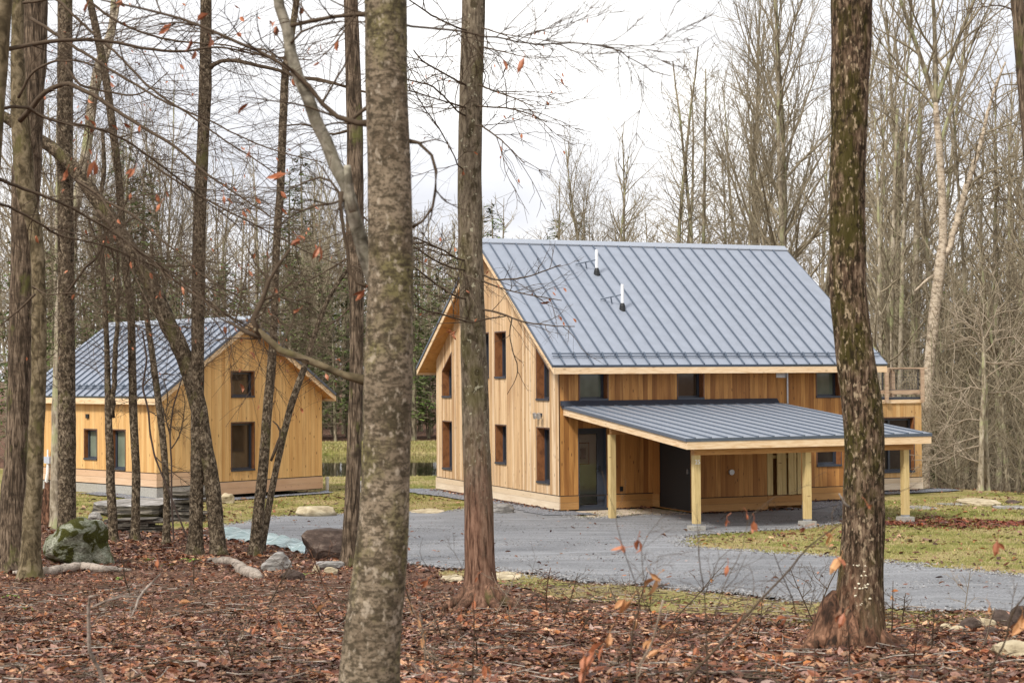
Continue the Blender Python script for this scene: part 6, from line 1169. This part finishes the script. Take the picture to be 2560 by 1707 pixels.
Q = np.c_[rg.uniform(-2, 8, 60000), rg.uniform(18, 30, 60000)]; Q = Q[inpoly(np.array(verge), Q)]; blades('grass', 'thin straw coloured grass on the near driveway verge', Q, .05, 9, GP[[1, 2, 3, 5, 3]])
Q = np.c_[rg.uniform(-14, 2, 26000), rg.uniform(86.2, 91, 26000)]; blades('grass', 'tall straw grass on the far bank of the pond', Q, .11, 10, GP[[1, 2, 3, 5]]*1.0)
Q = np.c_[rg.uniform(-14, 2, 5000), rg.normal(65., .25, 5000)]; blades('grass', 'rushes along the near pond shore', Q, .1, 11, GP[[0, 2, 3]])
drape('pond_bank', [(-20, 86.3), (8, 86.3), (8, 91.5), (-20, 91.5)], .03, M['lawn'], 1., .1, 12)
# small ferns and moss tufts
def fern(x, y, L, n, label, seed, mat='fern', grp=None):
    h = hit(x, y); rs = random.Random(seed); m = MB(); L = L*PXM(h[1])
    for i in range(n):
        az = rs.uniform(0, 6.28); el = rs.uniform(.3, .9); P = [h+np.array([math.cos(az)*L*t, math.sin(az)*L*t, L*(el*t-.7*t*t)+.01]) for t in np.linspace(0, 1, 9)]
        m.tube(P, np.linspace(.003, .001, 9), 3, cap=False); s_ = np.array([-math.sin(az), math.cos(az), 0])
        for k in range(1, 9):
            for sg in (-1, 1):
                w_ = L*.28*(1-k/9.5); q = P[k]; t_ = (P[k]-P[k-1]); m.add([q-t_*.3, q+t_*.3, q+s_*sg*w_+t_*.6, q+s_*sg*w_*.9], [(0, 1, 2, 3)])
    o = m.build('fern', M[mat], off=tuple(h)); return tag(o, label, 'fern', grp)
for i, (x, y, L, n, lab, mt) in enumerate(((415, 1568, 30, 12, 'bright green fern at the bottom edge left of the nearest trunk', 'fern'), (440, 1290, 26, 12, 'green fern tuft between the paired trunks and the weathered log', 'fern'), (388, 1300, 20, 10, 'small fern left of the green tuft by the paired trunks', 'fern'), (25, 1372, 30, 10, 'fern at the left edge below the pale log', 'fern'), (60, 1400, 20, 8, 'small fern below the left edge fern', 'fern'), (20, 1480, 20, 8, 'low green sprig near the lower left edge', 'fern'), (650, 1285, 22, 12, 'rusty brown bracken by the dark boulder', 'bleaf'), (690, 1300, 24, 12, 'larger rusty bracken right of the first, below the dark boulder', 'bleaf'), (700, 1322, 18, 8, 'green sprig in front of the rusty bracken', 'fern'), (345, 1288, 24, 10, 'flat green moss strip right of the pale log', 'fern'), (270, 1330, 16, 9, 'small bright sprig under the end of the pale log', 'fern'), (612, 1300, 16, 9, 'small green sprig left of the rounded grey rock', 'fern'))): fern(x, y, L, n, lab, 90+i, mt)

# ---- nearest twigs and saplings ---------------------------------------------
def sapling(label, Y, stems, leaves=(), mat='twig', name='sapling', cat='sapling', tw=5, tl=.12):
    T = Tree.__new__(Tree); T.rs = random.Random(len(label)); T.Y = Y; T.tmat = M[mat]; p = W(*stems[0][0][:2], Y); gz = float(G(p[0], Y)); T.root = empty(name, (p[0], Y, gz), label=label, cat=cat); T.off = (p[0], Y, gz)
    for i, s_ in enumerate(stems):
        P = list(s_)
        if i == 0:
            q = W(P[0][0], P[0][1], Y)
            if q[2] > gz+.02: P = [(P[0][0]-(P[1][0]-P[0][0])*.0, P[0][1]+(q[2]-gz)/PXM(Y)+4, P[0][2])]+P
        T.limb(P, twigs=tw, tl=tl, lv2=3, name='stem', tr=PXM(Y)*.45, dY=.25*(i % 3-1))
    for l in leaves: T.leaf(*l[:4], mat=l[4] if len(l) > 4 else 'bleaf', fat=.5)
    return T
zA = lambda *p: Z(1650, 1200, 2.585, p); zB = lambda *p: Z(850, 1200, 2.767, p); zC = lambda *p: Z(0, 1200, 2.6133, p)
sapling('long bare shoot arching from the lower middle up across the mossy trunk', 6.2, [zA((80, 1420, 22), (170, 1290, 20), (330, 1120, 18), (470, 970, 16), (560, 870, 14), (700, 720, 13), (820, 600, 12), (880, 520, 11), (960, 430, 10), (1050, 360, 9), (1180, 270, 8), (1300, 190, 7), (1440, 105, 5), (1600, 60, 4), (1700, -10, 2))], [zA((1080, 345, 1))[0][:2]+(26, 120, 'tleaf'), zA((1105, 400, 1))[0][:2]+(42, 10, 'tleaf'), zA((910, 320, 1))[0][:2]+(26, 60), zA((1130, 560, 1))[0][:2]+(58, 30, 'tleaf'), zA((1160, 545, 1))[0][:2]+(40, -20), zA((780, 905, 1))[0][:2]+(34, 70), zA((1170, 915, 1))[0][:2]+(44, 20), zA((430, 590, 1))[0][:2]+(32, 10), zA((600, 310, 1))[0][:2]+(36, 8), zA((1350, 170, 1))[0][:2]+(20, -30), zA((510, 905, 1))[0][:2]+(20, 30), zA((780, 1170, 1))[0][:2]+(34, 10)], tw=8)
sapling('tall thin vertical sapling stem below the first porch post', 6.6, [zA((320, 1400, 12), (305, 1250, 11), (300, 1000, 10), (290, 780, 9), (275, 640, 8), (255, 540, 7), (248, 430, 6), (242, 300, 4), (238, 150, 3)), zA((290, 740, 6), (330, 620, 5), (400, 470, 4), (470, 430, 3)), zA((380, 760, 6), (440, 620, 5), (520, 480, 4), (560, 320, 4), (570, 240, 4), (630, 190, 3), (720, 120, 3), (880, 70, 2), (920, 20, 2)), zA((300, 1000, 7), (370, 820, 6), (420, 700, 5), (500, 620, 4), (560, 480, 3)), zA((210, 1310, 6), (250, 1130, 6), (370, 960, 5), (480, 830, 4))], [zA((225, 1110, 1))[0][:2]+(26, 20), zA((560, 240, 1))[0][:2]+(16, 0), zA((430, 280, 1))[0][:2]+(20, 5)])
sapling('forked sapling with two curled brown leaves in front of the gravel', 6.0, [zB((1995, 1430, 16), (2005, 1250, 15), (2020, 1080, 13), (2050, 930, 12), (2085, 850, 11), (2060, 780, 8), (2035, 680, 7), (1990, 560, 6), (1960, 480, 6), (1920, 330, 5), (1900, 200, 4), (1840, 60, 4), (1815, -60, 3)), zB((2085, 850, 8), (2110, 700, 6), (2085, 560, 5), (2085, 430, 5), (2150, 350, 4), (2230, 250, 3), (2320, 190, 3)), zB((2110, 720, 5), (2190, 640, 4), (2200, 520, 3), (2350, 500, 2))], [zB((1915, 475, 1))[0][:2]+(44, 80), zB((2045, 460, 1))[0][:2]+(42, 15), zB((1960, 480, 1))[0][:2]+(28, -20), zB((2150, 740, 1))[0][:2]+(60, 30, 'tleaf'), zB((2180, 690, 1))[0][:2]+(44, -40, 'tleaf'), zB((1945, 880, 1))[0][:2]+(48, 20, 'tleaf'), zB((1990, 900, 1))[0][:2]+(56, 20, 'tleaf'), zB((2010, 1000, 1))[0][:2]+(44, 30, 'tleaf')])
sapling('broken pale sapling with tan leaves at the bottom right of centre', 5.9, [zB((2050, 1420, 12), (2060, 1280, 12), (2130, 1180, 13), (2170, 1090, 13), (2200, 960, 14), (2235, 830, 15))], [zB((2130, 1150, 1))[0][:2]+(36, 40, 'tleaf'), zB((2160, 1200, 1))[0][:2]+(38, 60, 'tleaf'), zB((2230, 1010, 1))[0][:2]+(16, 60, 'tleaf')], mat='twig_pale', tw=3)
sapling('short shoot with a cluster of orange leaves at the bottom centre', 5.7, [zB((1650, 1450, 7), (1690, 1330, 7), (1740, 1230, 6), (1800, 1150, 5), (1850, 1080, 4), (1875, 1040, 3))], [zB((1795, 1200, 1))[0][:2]+(64, 25, 'bleaf'), zB((1850, 1110, 1))[0][:2]+(44, 15, 'tleaf'), zB((1700, 1290, 1))[0][:2]+(56, -10), zB((1730, 1260, 1))[0][:2]+(50, 20, 'bleaf'), zB((1670, 1370, 1))[0][:2]+(54, 10)], tw=2)
sapling('multi stemmed thin shrub with small red brown leaves at the foot of the reddish trunk', 7.2, [zB((915, 1430, 12), (920, 1250, 11), (930, 1050, 10), (925, 860, 7), (915, 780, 4)), zB((850, 1403, 8), (870, 1250, 7), (830, 1000, 6), (800, 820, 4)), zB((860, 1403, 6), (800, 1200, 6), (770, 1090, 4)), zB((1180, 1350, 6), (1210, 1150, 5), (1240, 1020, 4), (1265, 930, 3)), zB((420, 1320, 5), (600, 1250, 5), (720, 1120, 5), (780, 950, 4), (850, 780, 3), (1020, 700, 2))], [zB((925, 870, 1))[0][:2]+(30, 5), zB((940, 690, 1))[0][:2]+(18, 20), zB((830, 960, 1))[0][:2]+(26, 10), zB((580, 720, 1))[0][:2]+(30, 40), zB((860, 990, 1))[0][:2]+(18, 60), zB((1010, 1330, 1))[0][:2]+(44, -15)])
sapling('thin weed with feathery orange seed head left of the reddish foot trunk', 7.0, [zB((600, 1403, 5), (585, 1200, 5), (565, 1050, 5), (530, 950, 4), (490, 850, 3))], [zB((500, 900, 1))[0][:2]+(30, -20, 'tleaf'), zB((550, 1000, 1))[0][:2]+(28, -10, 'tleaf'), zB((570, 1130, 1))[0][:2]+(28, 5, 'tleaf')], mat='twig_pale')
sapling('bare sapling at the lower right corner with one tan leaf', 6.3, [zA((2110, 1400, 14), (2130, 1290, 14), (2140, 1200, 14), (2200, 1110, 13), (2240, 1020, 12), (2260, 900, 11), (2300, 820, 10), (2370, 730, 9), (2450, 600, 7)), zA((2250, 960, 6), (2270, 860, 5), (2280, 760, 5), (2310, 660, 4))], [zA((2310, 960, 1))[0][:2]+(60, 40, 'tleaf'), zA((2330, 930, 1))[0][:2]+(50, 10, 'tleaf'), zA((2170, 450, 1))[0][:2]+(44, 10), zA((2125, 840, 1))[0][:2]+(18, 10, 'tleaf'), zA((2195, 440, 1))[0][:2]+(34, -20)], tw=4)
sapling('pale crooked dead branch standing in the leaves at the lower left', 7.4, [zC((690, 1380, 26), (670, 1290, 26), (620, 1180, 24), (575, 1090, 24), (578, 960, 22), (572, 860, 24), (585, 760, 16), (640, 748, 8)), zC((600, 830, 14), (680, 790, 12), (780, 755, 10), (870, 765, 10), (900, 760, 14)), zC((850, 900, 8), (890, 830, 12), (905, 760, 14), (960, 700, 14), (1050, 610, 8)), zC((560, 1325, 10), (540, 1240, 8), (620, 1225, 5))], [], mat='dead', name='dead_branch', cat='branch', tw=2)
sapling('short pale twig stub at the bottom left edge', 7.2, [zC((140, 1380, 16), (150, 1280, 14), (165, 1210, 10))], [], mat='dead', name='dead_branch', cat='branch', tw=0)
sapling('thin reddish shrub stems between the dead branch and the nearest trunk', 7.8, [zC((850, 1340, 6), (850, 1150, 6), (820, 950, 5), (800, 780, 4)), zC((930, 1250, 5), (950, 1000, 5), (960, 820, 4)), zC((700, 1200, 4), (850, 1080, 4), (950, 920, 3)), zC((860, 1150, 4), (740, 1050, 3), (680, 800, 3)), zC((1450, 1325, 4), (1440, 1100, 4), (1400, 950, 3)), zC((1100, 1000, 4), (1110, 820, 3)), zC((1910, 1325, 5), (1920, 1200, 5), (1980, 1000, 4), (2000, 850, 3), (2080, 800, 2))], [zC((1030, 550, 1))[0][:2]+(24, 0), zC((2080, 840, 1))[0][:2]+(34, 50, 'tleaf'), zC((1200, 800, 1))[0][:2]+(30, 80, 'tleaf'), zC((1660, 990, 1))[0][:2]+(24, 20), zC((1830, 950, 1))[0][:2]+(24, -20)])
sapling('thin whippy shoots before the gravel between the reddish trunk and the sapling', 8.4, [zB((655, 640, 4), (600, 590, 4), (545, 540, 3), (550, 450, 2), (575, 395, 2)), zB((850, 620, 4), (820, 550, 3), (780, 480, 3), (735, 445, 2)), zB((1330, 660, 4), (1335, 600, 3), (1350, 560, 3), (1365, 515, 2))], [], tw=3)
sapling('forked bare sapling before the gravel left of the mossy trunk', 7.4, [zA((1000, 820, 5), (970, 780, 4), (1010, 700, 4), (960, 600, 3), (905, 530, 2)), zA((1010, 780, 5), (1060, 700, 4), (1110, 620, 3), (1130, 540, 2)), zA((600, 740, 5), (610, 680, 4), (600, 600, 3), (570, 540, 2)), zA((880, 880, 8), (860, 780, 8), (830, 700, 7), (780, 590, 6), (735, 470, 5))], [], tw=4)
rs = random.Random(88)
for i in range(46):
    x = rs.uniform(40, 2330); y = rs.uniform(1385, 1560) if x > 800 else rs.uniform(1340, 1560); hh = rs.uniform(35, 150); ln = rs.gauss(0, .3); h = hit(x, y); q = .6+rs.random()*.6
    P = [(x+ln*hh*t+rs.gauss(0, 2), y-hh*t, (4.2-2.6*t)*q) for t in (0, .25, .5, .75, 1)]
    br = [(P[2][0], P[2][1], 2*q), (P[2][0]+rs.choice([-1, 1])*hh*.2, P[2][1]-hh*.2, 1.6*q), (P[2][0]+rs.choice([-1, 1])*hh*.28, P[2][1]-hh*.42, 1.1*q)]
    T = sapling(('tall' if hh > 95 else 'short')+' bare seedling on the '+('near' if y > 1470 else 'farther')+' litter '+fz(x), float(h[1]), [P, br], [], mat=rs.choice(['twig', 'twig', 'twig_mid', 'rot']), name='seedling', cat='seedling', tw=5, tl=hh*PXM(h[1])*.3)
    tag(T.root, group='thin bare seedlings scattered over the leaf litter')
    if rs.random() < .35: T.leaf(P[3][0], P[3][1]+8, rs.uniform(12, 20), rs.uniform(-40, 40), mat=rs.choice(['bleaf', 'tleaf']))
for kinds in PR.values():           # prototypes that were never planted
    for p in kinds:
        if p.name not in USED:
            for c in CHILD.get(p.name, []): bpy.data.objects.remove(c)
            bpy.data.objects.remove(p)
